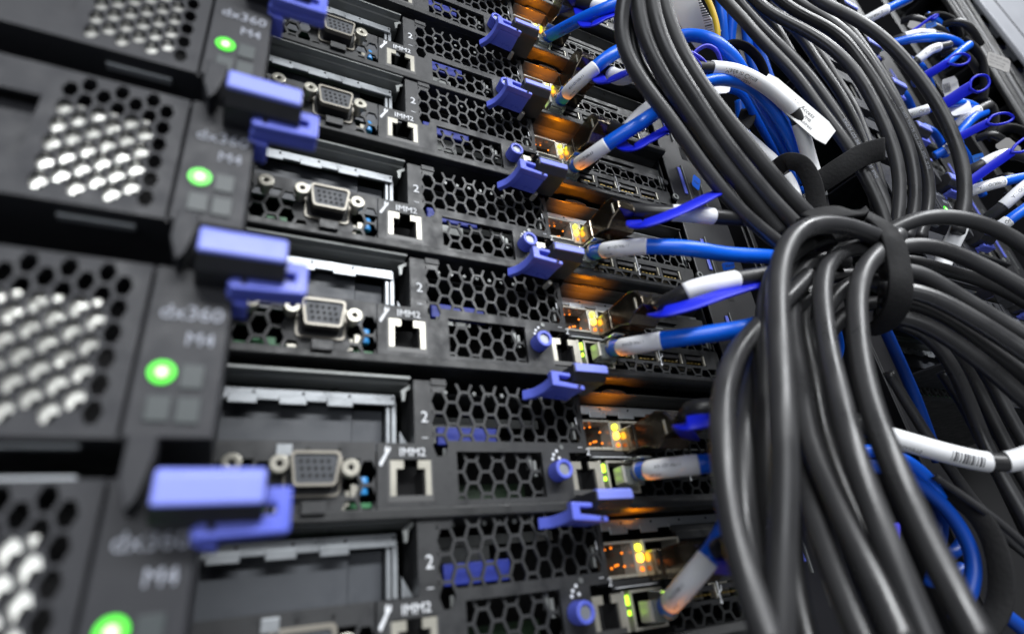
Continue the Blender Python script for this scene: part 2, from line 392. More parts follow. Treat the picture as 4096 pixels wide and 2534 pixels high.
    # --- thumb screw
    k = MB(); k.ring((54.6, -3.9), 3.05, 1.95, -6.0, -.3, 28); kk = k.build('thumb_screw', BLUE, t, .25)
    MB().disc((54.6, -3.9), 1.95, -5.2, -4.6, 20).build('screw_head', ZINC, kk)
    # knurls
    k = MB()
    for q in range(22):
        a = 2 * math.pi * q / 22; x, z = 54.6 + 3.05 * math.cos(a), -3.9 + 3.05 * math.sin(a)
        k.box(x - .12, x + .12, -5.2, -.6, z - .12, z + .12)
    k.build('knurling', BLUE, kk)
    # --- network ports and card ports
    rj45(60.9, -.4, 11, 10.2, t, 'network_port')
    m = MB(); m.box(72.0, 73.2, -.3, 6, -11.2, 0); m.box(75.2, 76.0, -.3, 6, -11.2, 0); m.box(87.2, 88.2, -.3, 6, -11.2, 0); m.box(76.0, 87.2, -.3, 6, -11.2, -10.4); m.box(76.0, 87.2, -.3, 6, -.8, 0)
    m.build('port_shield', TIN, t, .15)
    m = MB(); m.box(73.4, 74.4, -.5, .4, -4.0, -1.2); m.build('link_light', mat('led_lime', (.6, .9, .1), .4, emit=(.42, .85, .02), estr=3.2), t, .2)
    m = MB(); m.box(73.7, 74.3, -.45, .4, -6.8, -5.4); m.build('activity_light', MATS['led_lime'], t, .1)
    m = MB(); m.box(69.0, 88.2, -.4, .6, .6, 1.8); m.box(69.0, 90, -.2, 8, 1.8, 3.2); m.build('divider_strip', PAINT, t, .15)
    MB().box(70, 86.5, -.75, -.4, 1.0, 1.25).build('white_rule', WHITE, t)
    m = MB()
    m.box(68.8, 80, -.4, 8, 13.6, 14.4); m.box(68.8, 80, -.4, 8, 3.6, 4.6); m.box(79.4, 80.4, -.4, 8, 4.6, 13.6); m.box(83.9, 84.9, -.4, 8, 3.6, 14.4); m.box(99, 100, -.4, 8, 3.6, 14.4)
    m.box(84.9, 99, -.4, 8, 13.6, 14.4)
    m.build('card_cage', TIN, t, .15)
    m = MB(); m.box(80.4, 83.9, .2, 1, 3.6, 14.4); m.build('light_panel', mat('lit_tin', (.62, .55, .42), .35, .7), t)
    m = MB().disc((82.1, 12.1), .85, -.5, .1, 12, 1, 1.25); m.build('link_light', LEDY, t)
    m = MB().disc((82.3, 9.0), 1.0, -.5, .1, 12, 1, 1.3); m.build('activity_light', LEDO, t)
    m = MB().disc((82.3, 5.6), .6, -.3, .15, 10, 1, 1.2); m.build('glow_dot', GLOWD, t)
    d = MB()
    for a, b_ in ((71, 12.4), (73.6, 12.8), (77.6, 11.0), (72.6, 6.8), (74.2, 7.4), (75.2, 7.6), (77.8, 7.0)): d.disc((a, b_), .36, 3.0, 3.4, 8)
    d.build('cage_glints', GLOWD, t)  # orange reflections in the empty cage, drawn as small glowing discs
    m = MB(); m.box(69, 79.4, 5.5, 6, 4.6, 13.6); m.build('cage_back', mat('cage_dark', (.03, .022, .015), .3, .4), t)
    m = MB(); m.box(100, 146, -.2, .7, 8.5, 11.0); m.box(100, 146, 2, 2.8, 11.0, 18.4); m.box(100, 128, .5, 2, 13.5, 16.2)
    m.build('card_bracket', PAINT2, t, .2)
    m = MB(); m.box(100, 126, 1.2, 2.0, 4.2, 5.0); m.box(104, 118, -.5, .2, 9.4, 10.0); m.box(141.5, 142.3, -.4, .2, 3, 11); m.box(143.3, 144.1, -.4, .2, 3, 11); m.build('bracket_trim', STEEL, t, .1)
    # --- usb ports above an open vent row
    m = MB(); m.box(90.2, 146.5, -.3, .8, -1.0, 1.6)
    hexplate(m, 90.2, 146.5, 1.6, 8.5, 92.0, 3.6, 4.4, 6.6, .75, -.3, .5)
    xs = [(88.2 + k * 12.9) for k in range(4)]
    m.box(90.2, 146.5, -.3, .8, -7.0, -5.9)
    hexplate(m, 90.2, 146.5, -13.0, -7.0, 92.0, -10.0, 4.4, 5.6, .8, -.3, .5)
    for k in range(4): m.box(99.2 + 12.9 * k, 100.6 + 12.9 * k, -.3, .8, -5.9, -1.0)
    m.box(139.3, 146.5, -.3, .8, -5.9, -1.0)
    m.build('lower_plate', PAINT2, t)
    for k in range(4):
        x = 88.4 + 12.9 * k
        if k == 0: x0 = 90.6
        else: x0 = x - .2 + .6
        u = MB(); u.box(x + 9.6, x + 10.3, -.45, .8, -5.7, -1.2); u.box(x0, x + 9.6, 6, 6.6, -5.8, -1.2)
        u = u.build('usb_port', TIN, t, .1)
        MB().box(x0, x + 9.4, .3, 5.5, -3.2, -1.6).build('usb_tongue', PLASTIC, u)
        q = MB()
        for i in range(4): q.box(x0 + 1 + i * 2, x0 + 2.1 + i * 2, 1, 5, -4.6, -4.2)
        q.build('usb_contacts', mat('gold', (.7, .5, .15), .3, .9), u)
    m = MB()                                                        # usb trident mark
    m.box(120.2 - 8, 120.6 - 8, -.42, -.3, -7.0, 1.6); m.disc((112.4, -7.0), .55, -.42, -.3, 8); m.prism([(112.4, -4.6), (114.0, -3.2), (114.0, -1.9), (113.7, -1.9), (113.7, -3.0), (112.4, -4.1)], -.42, -.3)
    m.prism([(112.4, -5.4), (112.4, -4.9), (111.1, -3.8), (111.1, -2.3), (110.8, -2.3), (110.8, -4.0)], -.42, -.3); m.prism([(111.9, 1.4), (112.9, 1.4), (112.4, 2.5)], -.42, -.3)
    m.build('usb_mark', WHITE, t)
    # --- drive bezel standing proud of the face on the left
    if bezel:
        m = MB(); Y0, Y1 = -46, -45.1
        def hb(i, x, z):
            if z > 24.5 or z < -5.6 or x > -60.2: return False
            lim = -82.2 + max(0, (z - 17)) * .05
            return x > lim
        hexplate(m, -84.2, -58.8, -7.6, 26.6, -80.2, 1.7, 2.9, 4.9, .72, Y0, Y1, hb)
        m.box(-112, -98.5, Y0, Y1, -7.6, 26.6); m.box(-98.5, -84.2, Y0, Y1, 17.8, 26.6); m.box(-98.5, -84.2, Y0, Y1, -7.6, 1.2)
        m.box(-112, -44.4, -45.1, 0, 25.6, 26.6); m.box(-112, -44.4, -45.1, 0, -7.6, -6.6); m.box(-45.4, -44.4, -45.1, 0, -6.6, 25.6)
        m.build('drive_bezel', BEZEL, t)
        m = MB(); m.box(-98.6, -84.1, Y0 + 3.6, Y0 + 4.6, 1.1, 17.9); m.build('bezel_grip', BEZEL, t)
        m = MB(); hexplate(m, -84.2, -64.6, -6.4, 18.6, -79.7, 0.1, 2.9, 4.9, 1.7, -44.5, -43.8, lambda i, x, z: True)  # stops short so the upper holes stay dark, shade put into its shape
        m.build('inner_mesh', mat('bright_mesh', (.78, .78, .73), .26, .35, bump=.6, bscale=500, var=.5), t)
        m = MB(); m.box(-84, -58.8, -30, -29, -6.4, 25.4); m.build('drive_front', BLACK, t)
        m = MB(); m.box(-58.2, -44.4, Y0 - .5, Y1, -7.6, 26.6); op = m.build('operator_panel', STRIP, t, .35)
        text('dx360', 4.3, -50.9, 16.6, Y0 - .6, WHITE2, op); text('M4', 3.9, -48.9, 11.2, Y0 - .6, WHITE2, op)
        MB().disc((-54.0, 4.4), .85, Y0 - .9, Y0 - .55, 20).build('power_light', LEDG, op)
        MB().ring((-54.0, 4.4), 2.2, .85, Y0 - .8, Y0 - .55, 24).build('light_lens', LEDG2, op)
        for bx, bz, mm_ in ((-49.2, 3.8, 'b'), (-53.6, -2.4, 'b'), (-49.0, -2.6, 'c')):
            MB().box(bx - 1.9, bx + 1.9, Y0 - .9, Y0 - .55, bz - 2.4, bz + 2.4).build('panel_button', mat('button_grey', (.040, .050, .052), .45), op, .25)
        for bb in ((-76, -63, -44.5, -42.6, 26.65, 27.5), (-77, -64, -42.5, -40.6, -8.3, -7.65)): MB().box(*bb).build('cover_tab', ZINC, t, .15)
        # pull bar under the bezel and its blue hook
        pb = MB().prismx([(-56.2, -14.2), (-56.2, -19.4), (-53.0, -21.6), (-46, -21.8), (-45.9, -12.6)][::-1], -51.6, -35.4).build('bezel_pull_bar', PLASTIC, t, .4, (0, 0, -1.0))
        MB().prismx([(-56.9, -14.8), (-56.9, -19.6), (-54, -19.6), (-54, -13.7), (-55.8, -13.7)][::-1], -51.3, -35.7).build('blue_grip', BLUELT, pb, .5)
        MB().prism([(-56.4, -8.6), (-56.4, -15.5), (-54.8, -20.6), (-53.4, -18.6), (-52.2, -12), (-52.2, -8.6)], -52, -46.2).build('bezel_arm', BEZEL, t, .3)
        hk = MB()
        hk.prism([(-37.2, -17.0), (-31.0, -17.0), (-31.0, -24.4), (-45.0, -24.9), (-45.8, -23.4), (-43.2, -21.6), (-35.2, -21.6), (-33.4, -21.6), (-33.4, -19.8), (-37.2, -19.8)], -51.6, -48.9)
        hk.prism([(-31.0, -23.2), (-31.0, -24.5), (-45.4, -25.0), (-45.9, -23.5)], -48.9, -46.5)
        hk.prism([(-46.0, -23.6), (-45.6, -25.4), (-41.6, -26.0), (-41.4, -24.6)], -46.5, -40)
        h_ = hk.build('bezel_hook', BLUE, t, .4)
        MB().disc((-42.8, -23.2), .6, -51.9, -51.5, 10).build('latch_hole', BLACK, h_)
    return t

WHITE2 = mat('grey_print', (.36, .38, .44), .6)
ROWS = {-5: 225.4, -4: 180.2, -3: 136.2, -2: 91.0, -1: 46.9, 0: 0.0, 1: -42.0, 2: -88.8, 3: -132.0, 4: -177.8, 5: -218.4, 6: -266.6}
server = make_server()
LBL = {-5: 'server partly out of view, seventh above the lowest green power light', }
def glow(parent, p, e):
    l = bpy.data.lights.new('port_glow', 'SPOT'); l.energy = e; l.color = (1, .27, .0); l.shadow_soft_size = .0012; l.spot_size = 1.9; l.spot_blend = 1.0
    o = bpy.data.objects.new('port_glow', l); COL.objects.link(o); o.parent = parent; o.location = Vector(p) * S; o.rotation_euler = (math.radians(172), 0, 0)
names = {2: 'charcoal half width server whose green power light is nearest the top edge',
         3: 'charcoal half width server with the second green power light from the top',
         4: 'charcoal half width server with the third green power light from the top',
         5: 'charcoal half width server with the lowest green power light at the bottom edge',
         1: 'server whose blue thumb screw has a single yellow lamp to its right',
         0: 'charcoal server face third from the top edge, its video port beside a bright jack screw',
         -1: 'charcoal server face cut by the top edge, its blue thumb screw the topmost in view',
         -2: 'server behind the topmost ethernet plug, only its right end in view',
         -3: 'server above the topmost plug, hidden by the hanging black cables',
         6: 'lowest server, almost wholly below the bottom edge', -4: 'server high behind the cable bundle', -5: 'topmost server behind the cable bundle'}
server_objs = {}
def place(o, dx, dy, z, r, label, group, lights=True):
    jr = random.Random(int(z * 7) + int(dx)); o.location = Vector((dx, dy + jr.uniform(-.45, .45), z)) * S; o.rotation_euler = (0, math.radians(jr.uniform(-.12, .12)), 0)
    tag(o, label, 'server', group)
    for c in list(o.children):
        if c.name.split('.')[0] in ('release_latch', 'pull_bar'):
            c.location = (0, 0, (5.2 if r % 2 == 0 else 0) * S)
    if lights:
        glow(o, (83.2, -3.2, 14.6), .034)
latch(server)
first = True
for r in (4, 5, 3, 2, 1, 0, -1, -2, -3, 6):
    o = server if first else copy_tree(server_clean)
    if first:
        server_clean = server
        # keep an unlit master to copy from
        base = server
    server_objs[r] = o; first = False
for r, o in server_objs.items():
    place(o, 0, 0, ROWS[r], r, names[r], 'servers stacked in the near rack column')
COL2 = [(-5, 271), (-4, 227), (-3, 183), (-2, 137), (-1, 94), (0, 52.5), (1, 7), (2, -35), (3, -82), (4, -126)]
c2src = copy_tree(server_clean)
for c in list(c2src.children):
    if c.type == 'LIGHT': bpy.data.objects.remove(c)
ordn = ['topmost', 'second', 'third', 'fourth', 'fifth', 'sixth', 'seventh', 'eighth', 'ninth', 'lowest']
for i, (r, z) in enumerate(COL2):
    o = c2src if i == 0 else copy_tree(c2src)
    server_objs[('b', r)] = o
for i, (r, z) in enumerate(COL2):
    place(server_objs[('b', r)], 397, 7, z, r, 'dark server in the rack column behind the hanging black cables, %s of that column' % ordn[i], 'servers in the second rack column', False)
for i in range(8):
    z = 251 + i * 45.5
    o = copy_tree(c2src); place(o, 863, 12, z, i, 'tiny distant server with a blue latch by the grey cabinet panel, %s from below' % ['lowest', 'second', 'third', 'fourth', 'fifth', 'sixth', 'seventh', 'topmost'][i], 'servers in the farthest rack column', False)

# ---------------------------------------------------------------- rack frame
def rack_post(x0, label, zlo=-420, zhi=520, dy=0, holes=True):
    t = empty('rack_post', (x0, dy, 0)); tag(t, label, 'rack post')
    m = MB(); m.box(0, 34, -2.2, -.8, zlo, zhi); m.box(32.6, 34, -.8, 60, zlo, zhi); m.box(34, 110, 38, 40, zlo, zhi); m.box(110, 112, -6, 60, zlo, zhi); m.box(112, 130, -6, -4.6, zlo, zhi)
    m.box(60, 62, 8, 38, zlo, zhi); m.box(84, 88, 20, 38, zlo, zhi)
    m.build('upright', mat('post_paint', (.010, .010, .012), .45, bump=.2, bscale=2600), t, .5)
    for r, z in ROWS.items():
        if not zlo < z < zhi or not holes: continue
        s = MB().ring((-.5, z - 3), 1.9, .9, -3.6, -2.2, 18).build('rack_screw', STEEL, t, .2)
        MB().disc((-.5, z - 3), .9, -3.0, -2.7, 10).build('screw_bore', BLACK, s)
        MB().disc((-6 + 2, z + 6), 1.7, -2.9, -2.2, 14).build('rivet_head', PAINT, t, .3)
        m = MB(); m.box(8.2, 10.2, -2.9, -2.2, z + 2, z + 20); m.build('blue_slide', BLUE, t, .2)
        m = MB(); m.box(11.4, 12.0, -2.9, -2.2, z - 2, z + 22); m.box(22, 22.6, -2.8, -2.2, z - 8, z + 12); m.build('index_rule', STEEL, t)
        m = MB(); m.box(15, 19, -2.3, -2.15, z + 3, z + 12); m.box(15, 19, -2.3, -2.15, z - 14, z - 5); m.build('square_hole', BLACK, t)
        m = MB().box(66, 78, 30, 37.9, z - 12, z + 8); m.build('cage_block', PLASTIC, t, 1.)
    return t
rack_post(147.8, 'black perforated rack upright behind the hanging black cable bundle')
rack_post(397 + 147.8, 'dark upright right of the second server column, behind the thin vertical cables', -100, 520, 7, True)
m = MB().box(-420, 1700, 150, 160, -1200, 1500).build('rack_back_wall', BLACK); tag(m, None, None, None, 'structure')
m = MB().box(-1400, 2200, -2400, 400, -1460, -1400).build('floor', mat('floor_tile', (.22, .23, .25), .4)); tag(m, None, None, None, 'structure')

# grey cabinet panel far right
pt = empty('cabinet_panel', (0, 0, 0)); tag(pt, 'plain light grey cabinet side panel in the top right corner', 'cabinet panel')
def atY(x, y, Y):
    s = 4096 / 2444; c = Vector(((x * s - 2048) / FPX, (y * s - 1267) / FPX, 1.0)); d = RC.transposed() @ c
    return CAM + d * ((Y - CAM.y) / d.y)
gx = atY(2395, 88, -52).x
MB().box(gx, gx + 900, -56, -50, -900, 1900).build('panel_sheet', PANEL, pt, 1.5)
MB().box(gx + 86, gx + 88, -57, -56.02, -900, 1900).build('panel_seam', PLASTIC, pt)
MB().box(gx - 26, gx - .5, -44, -30, -900, 1900).build('panel_edge', PLASTIC, pt, 2)

# ---------------------------------------------------------------- cables
def path(pts, d0=None, d1=None, n=8):
    """pts: (x, y, depth) sight-line triples, depth may be given only at the two ends"""
    if d0 is not None:
        m_ = len(pts) - 1; pts = [(p[0], p[1], d0 + (d1 - d0) * i / m_) if len(p) == 2 else p for i, p in enumerate(pts)]
    return cr([at(*p) for p in pts], n)
def piece(P, a, b):                         # stretch of a polyline between arc fractions
    L = [0]
    for i in range(1, len(P)): L.append(L[-1] + (P[i] - P[i - 1]).length)
    T = L[-1]; out = []
    def pt_(s):
        for i in range(1, len(P)):
            if L[i] >= s - 1e-9:
                t = (s - L[i - 1]) / max(1e-9, L[i] - L[i - 1]); return P[i - 1].lerp(P[i], t)
        return P[-1].copy()
    out.append(pt_(a * T)); out += [P[i] for i in range(len(P)) if a * T < L[i] < b * T]; out.append(pt_(b * T)); return out
def smooth(P, step=2.0, it=26):
    L = 0
    for i in range(1, len(P)): L += (P[i] - P[i - 1]).length
    n = max(6, int(L / step)); Q = []; i = 1; acc = 0
    for k in range(n + 1):
        sgt = L * k / n
        while i < len(P) - 1 and acc + (P[i] - P[i - 1]).length < sgt: acc += (P[i] - P[i - 1]).length; i += 1
        d = (P[i] - P[i - 1]).length; Q.append(P[i - 1].lerp(P[i], min(1, (sgt - acc) / max(1e-9, d))))
    for _ in range(it): Q = [Q[0]] + [(Q[a - 1] + Q[a] * 2 + Q[a + 1]) / 4 for a in range(1, len(Q) - 1)] + [Q[-1]]
    return Q
def wobble(P, amp, seed):
    rnd = random.Random(seed); ph = [rnd.uniform(0, 6) for _ in range(6)]
    n = len(P); return [p + Vector((math.sin(i * .21 + ph[0]), math.sin(i * .17 + ph[1]), math.sin(i * .19 + ph[2]))) * amp for i, p in enumerate(P)]

def print_on(P, r, body, size, s0, ang, m, parent, rows=0.):
    """lettering laid round a sleeve: s0 = start along the sleeve in mm, ang = turn from the side that faces the viewer"""
    vs, fs = textmesh(body, size)
    L = [0]
    for i in range(1, len(P)): L.append(L[-1] + (P[i] - P[i - 1]).length)
    def frame(s):
        s = max(0, min(L[-1] - 1e-6, s))
        for i in range(1, len(P)):
            if L[i] >= s:
                t = (s - L[i - 1]) / max(1e-9, L[i] - L[i - 1]); p = P[i - 1].lerp(P[i], t); tg = (P[i] - P[i - 1]).normalized()
                c = (CAM - p); c = (c - tg * c.dot(tg)).normalized(); return p, tg, c
        return P[-1], (P[-1] - P[-2]).normalized(), Vector((0, -1, 0))
    out = []
    p_, t_, c_ = frame(s0); right = Vector(RC[0]); flip = 1 if t_.dot(right) > 0 else -1
    for v in vs:
        s = s0 + v.x * flip; p, tg, c = frame(s); sd = tg.cross(c) * flip
        a = ang + (v.y + rows) / r
        out.append(p + (c * math.cos(a) + (-sd) * math.sin(a) * -1) * (r + .04))
    mb = MB(); mb.add(out, fs); return mb.build('lettering', m, parent)
def bars_on(P, r, s0, s1, a0, a1, m, parent):
    L = [0]
    for i in range(1, len(P)): L.append(L[-1] + (P[i] - P[i - 1]).length)
    mb = MB(); s = s0; rnd = random.Random(3)
    while s < s1:
        wd = rnd.choice((.25, .4, .7))
        vs = []
        for q in (s, s + wd):
            for i in range(1, len(P)):
                if L[i] >= q or i == len(P) - 1:
                    t = (q - L[i - 1]) / max(1e-9, L[i] - L[i - 1]); p = P[i - 1].lerp(P[i], t); tg = (P[i] - P[i - 1]).normalized(); break
            c = (CAM - p); c = (c - tg * c.dot(tg)).normalized(); sd = tg.cross(c)
            for k in range(6):
                a = a0 + (a1 - a0) * k / 5; vs.append(p + (c * math.cos(a) + sd * math.sin(a)) * (r + .05))
        mb.add(vs, [(k, k + 1, k + 7, k + 6) for k in range(5)]); s += wd + rnd.choice((.25, .4, .6))
    return mb.build('barcode', m, parent)

BUNDLE = 'black cables gathered by the fabric strap'
def black(pts, d0, d1, label, r=3.0, m=None, seed=0, group=BUNDLE, name='black_cable'):
    P = wobble(smooth(path(pts, d0, d1, 8)), .1, seed)
    o = MB().tube(P, r, 16).build(name, m or CABLE); tag(o, label, 'cable', group); return P, o
def Z3(L): return [(1133.7 + .3552 * p[0], .3552 * p[1]) + tuple(p[2:]) for p in L]
def Q2(L): return [(1611 + .3552 * p[0], .3552 * p[1]) + tuple(p[2:]) for p in L]
def Q3(L): return [(1611 + .3552 * p[0], 507.2 + .3552 * p[1]) + tuple(p[2:]) for p in L]
def Q4(L): return [(1611 + .3488 * p[0], 984.5 + .3488 * p[1]) + tuple(p[2:]) for p in L]

# upper left strand
black(Z3([(1040, -200), (1000, 0), (967, 100), (985, 300), (1060, 450), (1150, 600), (1250, 720), (1380, 900), (1480, 1050), (1600, 1200), (1700, 1330), (1850, 1480), (2050, 1640)]), 214, 222, 'leftmost black cable of the top strand, bowing left at the top edge', 2.9, CABLEG, 1)
black(Z3([(1120, -200), (1090, 0), (1052, 120), (1045, 260), (1090, 420), (1180, 560), (1330, 760), (1480, 960), (1590, 1130), (1700, 1300), (1810, 1440), (2000, 1620)]), 228, 232, 'thin black cable tucked right behind the leftmost strand', 2.7, CABLE, 2)
black(Z3([(1090, -200), (1080, 0), (1110, 150), (1150, 300), (1240, 470), (1330, 620), (1430, 760), (1550, 940), (1660, 1090), (1790, 1250), (1900, 1380), (2050, 1560)]), 220, 226, 'second black cable of the strand falling from the top edge', 3.1, CABLEG, 3)
black(Z3([(1170, -200), (1180, 0), (1215, 150), (1265, 300), (1340, 450), (1450, 620), (1560, 790), (1680, 960), (1810, 1120), (1920, 1260), (2030, 1390), (2200, 1560)]), 222, 224, 'third black cable of the top strand, passing over the round blue loops', 3.2, CABLEG, 4)
black(Z3([(1230, -200), (1255, 0), (1310, 160), (1370, 320), (1450, 460), (1570, 640), (1700, 810), (1820, 960), (1920, 1090), (2040, 1230), (2150, 1350), (2300, 1500)]), 226, 226, 'rightmost black cable of the left strand, running just left of the white sleeve', 3.2, CABLEG, 5)
# upper right fan
fan = [
 ([(180, -180), (330, 0), (455, 125), (570, 260), (700, 390), (835, 540), (945, 700), (1055, 835), (1150, 960), (1250, 1130), (1330, 1290), (1400, 1450), (1440, 1600)], 3.0, 268, 'black cable curving down just right of the white paper tag', CABLE),
 ([(260, -180), (430, 10), (560, 160), (700, 300), (830, 430), (960, 590), (1060, 730), (1150, 860), (1230, 1000), (1310, 1160), (1390, 1300), (1440, 1450), (1470, 1600)], 3.0, 274, 'second black cable right of the white paper tag, printed white along its side', CABLEG),
 ([(400, -180), (560, 30), (720, 130), (880, 210), (1010, 290), (1120, 380), (1230, 500), (1310, 640), (1380, 780), (1440, 920), (1490, 1080), (1515, 1250), (1500, 1450), (1480, 1600)], 3.0, 270, 'black cable in the middle of the fan that swings nearly upright above the strap', CABLEG),
 ([(520, -180), (700, 0), (850, 100), (1020, 180), (1150, 280), (1250, 420), (1350, 560), (1430, 700), (1510, 850), (1570, 1000), (1610, 1200), (1610, 1430), (1560, 1600)], 3.0, 276, 'black cable fourth in the fan right of the paper tag', CABLEG),
 ([(620, -180), (800, 0), (950, 80), (1100, 180), (1220, 300), (1330, 450), (1420, 600), (1520, 760), (1600, 930), (1680, 1100), (1710, 1300), (1700, 1440), (1640, 1600)], 3.0, 284, 'black cable inside the outermost arch of the fan, white print along it', CABLEG),
 ([(740, -180), (950, 0), (1100, 70), (1250, 150), (1400, 260), (1530, 390), (1650, 530), (1740, 660), (1820, 800), (1880, 950), (1930, 1100), (1950, 1250), (1945, 1400), (1900, 1560)], 3.0, 262, 'outermost black cable arching alone over the second rack column', CABLEG),
 ([(380, -120), (600, 90), (720, 250), (800, 400), (900, 560), (1000, 700), (1100, 800), (1200, 950), (1290, 1150), (1350, 1400), (1400, 1600)], 2.6, 300, 'dark cable deep inside the fan of black cables', CABLE),
 ([(640, 20), (850, 250), (960, 420), (1090, 600), (1180, 760), (1270, 950), (1310, 1100), (1370, 1300), (1420, 1600)], 2.8, 312, 'grey black cable seen through the gap in the fan', CABLEG),
 ([(700, 120), (950, 330), (1100, 560), (1200, 700), (1280, 900), (1330, 1050), (1400, 1300), (1450, 1600)], 2.6, 322, 'faint dark cable behind the gap in the fan', CABLE),
 ([(660, -60), (880, 40), (1060, 90), (1180, 200), (1280, 330), (1380, 480), (1470, 640), (1560, 820), (1650, 1000), (1690, 1250), (1660, 1600)], 2.6, 300, 'black cable half hidden under the outer cables of the fan', CABLE),
]
fanP = []
for i, (pts, r, d, lb, mm_) in enumerate(fan):
    P, o = black(Q2(pts), (d + 22) * 1.03, (d + 14) * .93, lb, r, mm_, 20 + i); fanP.append((P, o))
for k, body in ((1, 'AWG 24  CL2  SHIELDED  E119932  RoHS'), (4, 'E119932  AWG 24  CL2  LSZH  RoHS  10 23')):
    print_on(fanP[k][0], fan[k][1], body, 2.0, 110, -.5, WHITE2, fanP[k][1])
# big loops below the strap
low = [
 ([('3', [(1420, 200, 205), (1250, 112, 200), (1100, 82, 194), (950, 72, 186), (820, 118, 178), (735, 220, 172), (695, 380, 166), (685, 560, 158), (690, 760, 150), (705, 1000, 142), (715, 1250, 136)]), ('4', [(740, 40, 130), (755, 400, 126), (735, 800, 122), (720, 1200, 118), (715, 1700, 114)])], 3.2, 'thick blurred black cable that loops over from the strap and drops straight down', 0),
 ([('3', [(1430, 330, 214), (1290, 215, 210), (1180, 225, 205), (1080, 270, 200), (1010, 350, 194), (985, 450, 188), (985, 600, 180), (1003, 760, 172), (1030, 950, 162), (1080, 1150, 152), (1130, 1350, 144)]), ('4', [(1110, 20, 140), (1180, 200, 136), (1260, 400, 132), (1345, 640, 126), (1430, 850, 122), (1520, 1060, 118), (1620, 1300, 114), (1740, 1600, 110)])], 3.1, 'second black loop right of the straight dropping one, sweeping to the lower right', 1),
 ([('3', [(1500, 150, 208), (1400, 250, 200), (1290, 330, 192), (1235, 440, 186), (1215, 560, 180), (1220, 720, 174), (1235, 900, 166), (1262, 1080, 158), (1300, 1250, 150), (1355, 1430, 144)]), ('4', [(1375, 70, 140), (1450, 270, 136), (1530, 450, 132), (1615, 640, 128), (1710, 840, 124), (1795, 1030, 120), (1890, 1210, 116), (2000, 1400, 112), (2100, 1600, 108)])], 3.2, 'rightmost of the big black loops, its bright side falling to the bottom edge', 2),
 ([('3', [(900, 420, 196), (700, 620, 186), (560, 770, 176), (430, 900, 166), (365, 1030, 156), (320, 1200, 148), (300, 1400, 140)]), ('4', [(325, 20, 138), (322, 200, 134), (345, 500, 128), (385, 800, 122), (440, 1000, 118), (500, 1200, 114), (570, 1400, 110), (660, 1620, 106)])], 3.1, 'leftmost hanging black cable covering the ends of the blue ethernet cables', 3),
 ([('3', [(900, 560, 200), (740, 680, 194), (600, 850, 184), (520, 1050, 172), (480, 1250, 160), (465, 1430, 150)]), ('4', [(455, 30, 148), (448, 250, 142), (455, 500, 136), (480, 800, 130), (525, 1100, 124), (570, 1300, 120), (640, 1600, 114)])], 3.0, 'second hanging black cable from the left, close beside the leftmost', 4),
 ([('3', [(900, 200, 208), (700, 330, 200), (628, 480, 190), (600, 700, 178), (592, 900, 168), (600, 1100, 158), (612, 1300, 150)]), ('4', [(605, 50, 146), (620, 400, 138), (640, 800, 130), (650, 1200, 124), (660, 1620, 118)])], 3.0, 'dark cable directly left of the straight dropping loop', 5),
 ([('3', [(1150, 330, 222), (950, 285, 218), (860, 340, 214), (800, 480, 204), (780, 700, 190), (800, 900, 178), (835, 1100, 168), (885, 1280, 158)]), ('4', [(860, 60, 152), (930, 230, 146), (1015, 420, 140), (1095, 600, 134), (1185, 780, 128), (1270, 960, 124), (1355, 1150, 118), (1450, 1350, 114), (1560, 1600, 108)])], 3.0, 'black cable emerging right of the straight dropping loop and slanting right', 6),
 ([('3', [(1200, 420, 226), (1010, 420, 222), (900, 500, 214), (845, 640, 204), (850, 800, 192), (890, 960, 180), (925, 1180, 168), (960, 1350, 160)]), ('4', [(950, 60, 154), (1010, 240, 148), (1090, 430, 142), (1180, 640, 136), (1260, 820, 132), (1370, 1040, 126), (1480, 1270, 120), (1640, 1600, 112)])], 2.9, 'dark slanting cable between two bright highlighted ones in the lower bundle', 7),
 ([('3', [(1460, 480, 226), (1300, 430, 222), (1150, 480, 218), (1050, 590, 210), (960, 760, 200), (900, 1000, 184), (880, 1250, 168)]), ('4', [(850, 200, 156), (880, 420, 148), (930, 620, 140), (990, 820, 134), (1060, 1020, 128), (1130, 1220, 122), (1240, 1450, 116), (1320, 1640, 112)])], 3.0, 'black cable that runs low behind the big loops and reappears near the bottom edge', 8),
 ([('3', [(1480, 620, 226), (1340, 580, 224), (1200, 640, 220), (1080, 740, 212), (980, 900, 200), (900, 1150, 184), (850, 1400, 168)]), ('4', [(810, 400, 156), (790, 800, 144), (800, 1150, 134), (850, 1380, 128), (920, 1640, 122)])], 3.0, 'inner black cable curving tightly from the lower edge of the strap', 9),
 ([('3', [(1150, 140, 228), (980, 170, 224), (820, 260, 216), (720, 430, 204), (660, 640, 192), (640, 900, 178), (650, 1200, 162)]), ('4', [(670, 100, 150), (690, 500, 140), (690, 900, 132), (690, 1300, 126), (690, 1640, 120)])], 2.9, 'dark cable hidden behind the straight dropping loop', 10),
]
for segs, r, lb, k in low:
    pts = []
    for z, L in segs: pts += (Q3(L) if z == '3' else Q4(L))
    keep = [pts[0]]
    for p in pts[1:]:
        if p[1] > keep[-1][1] + 32 or len(keep) < 5: keep.append(p)
    if keep[-1] is not pts[-1]: keep.append(pts[-1])
    P = smooth(cr([at(*p) for p in keep], 8), 2.0, 40)
    tag(MB().tube(P, r, 18).build('black_cable', CABLEG if k in (0, 1, 2, 3, 4, 6, 8) else CABLE), lb, 'cable', BUNDLE)
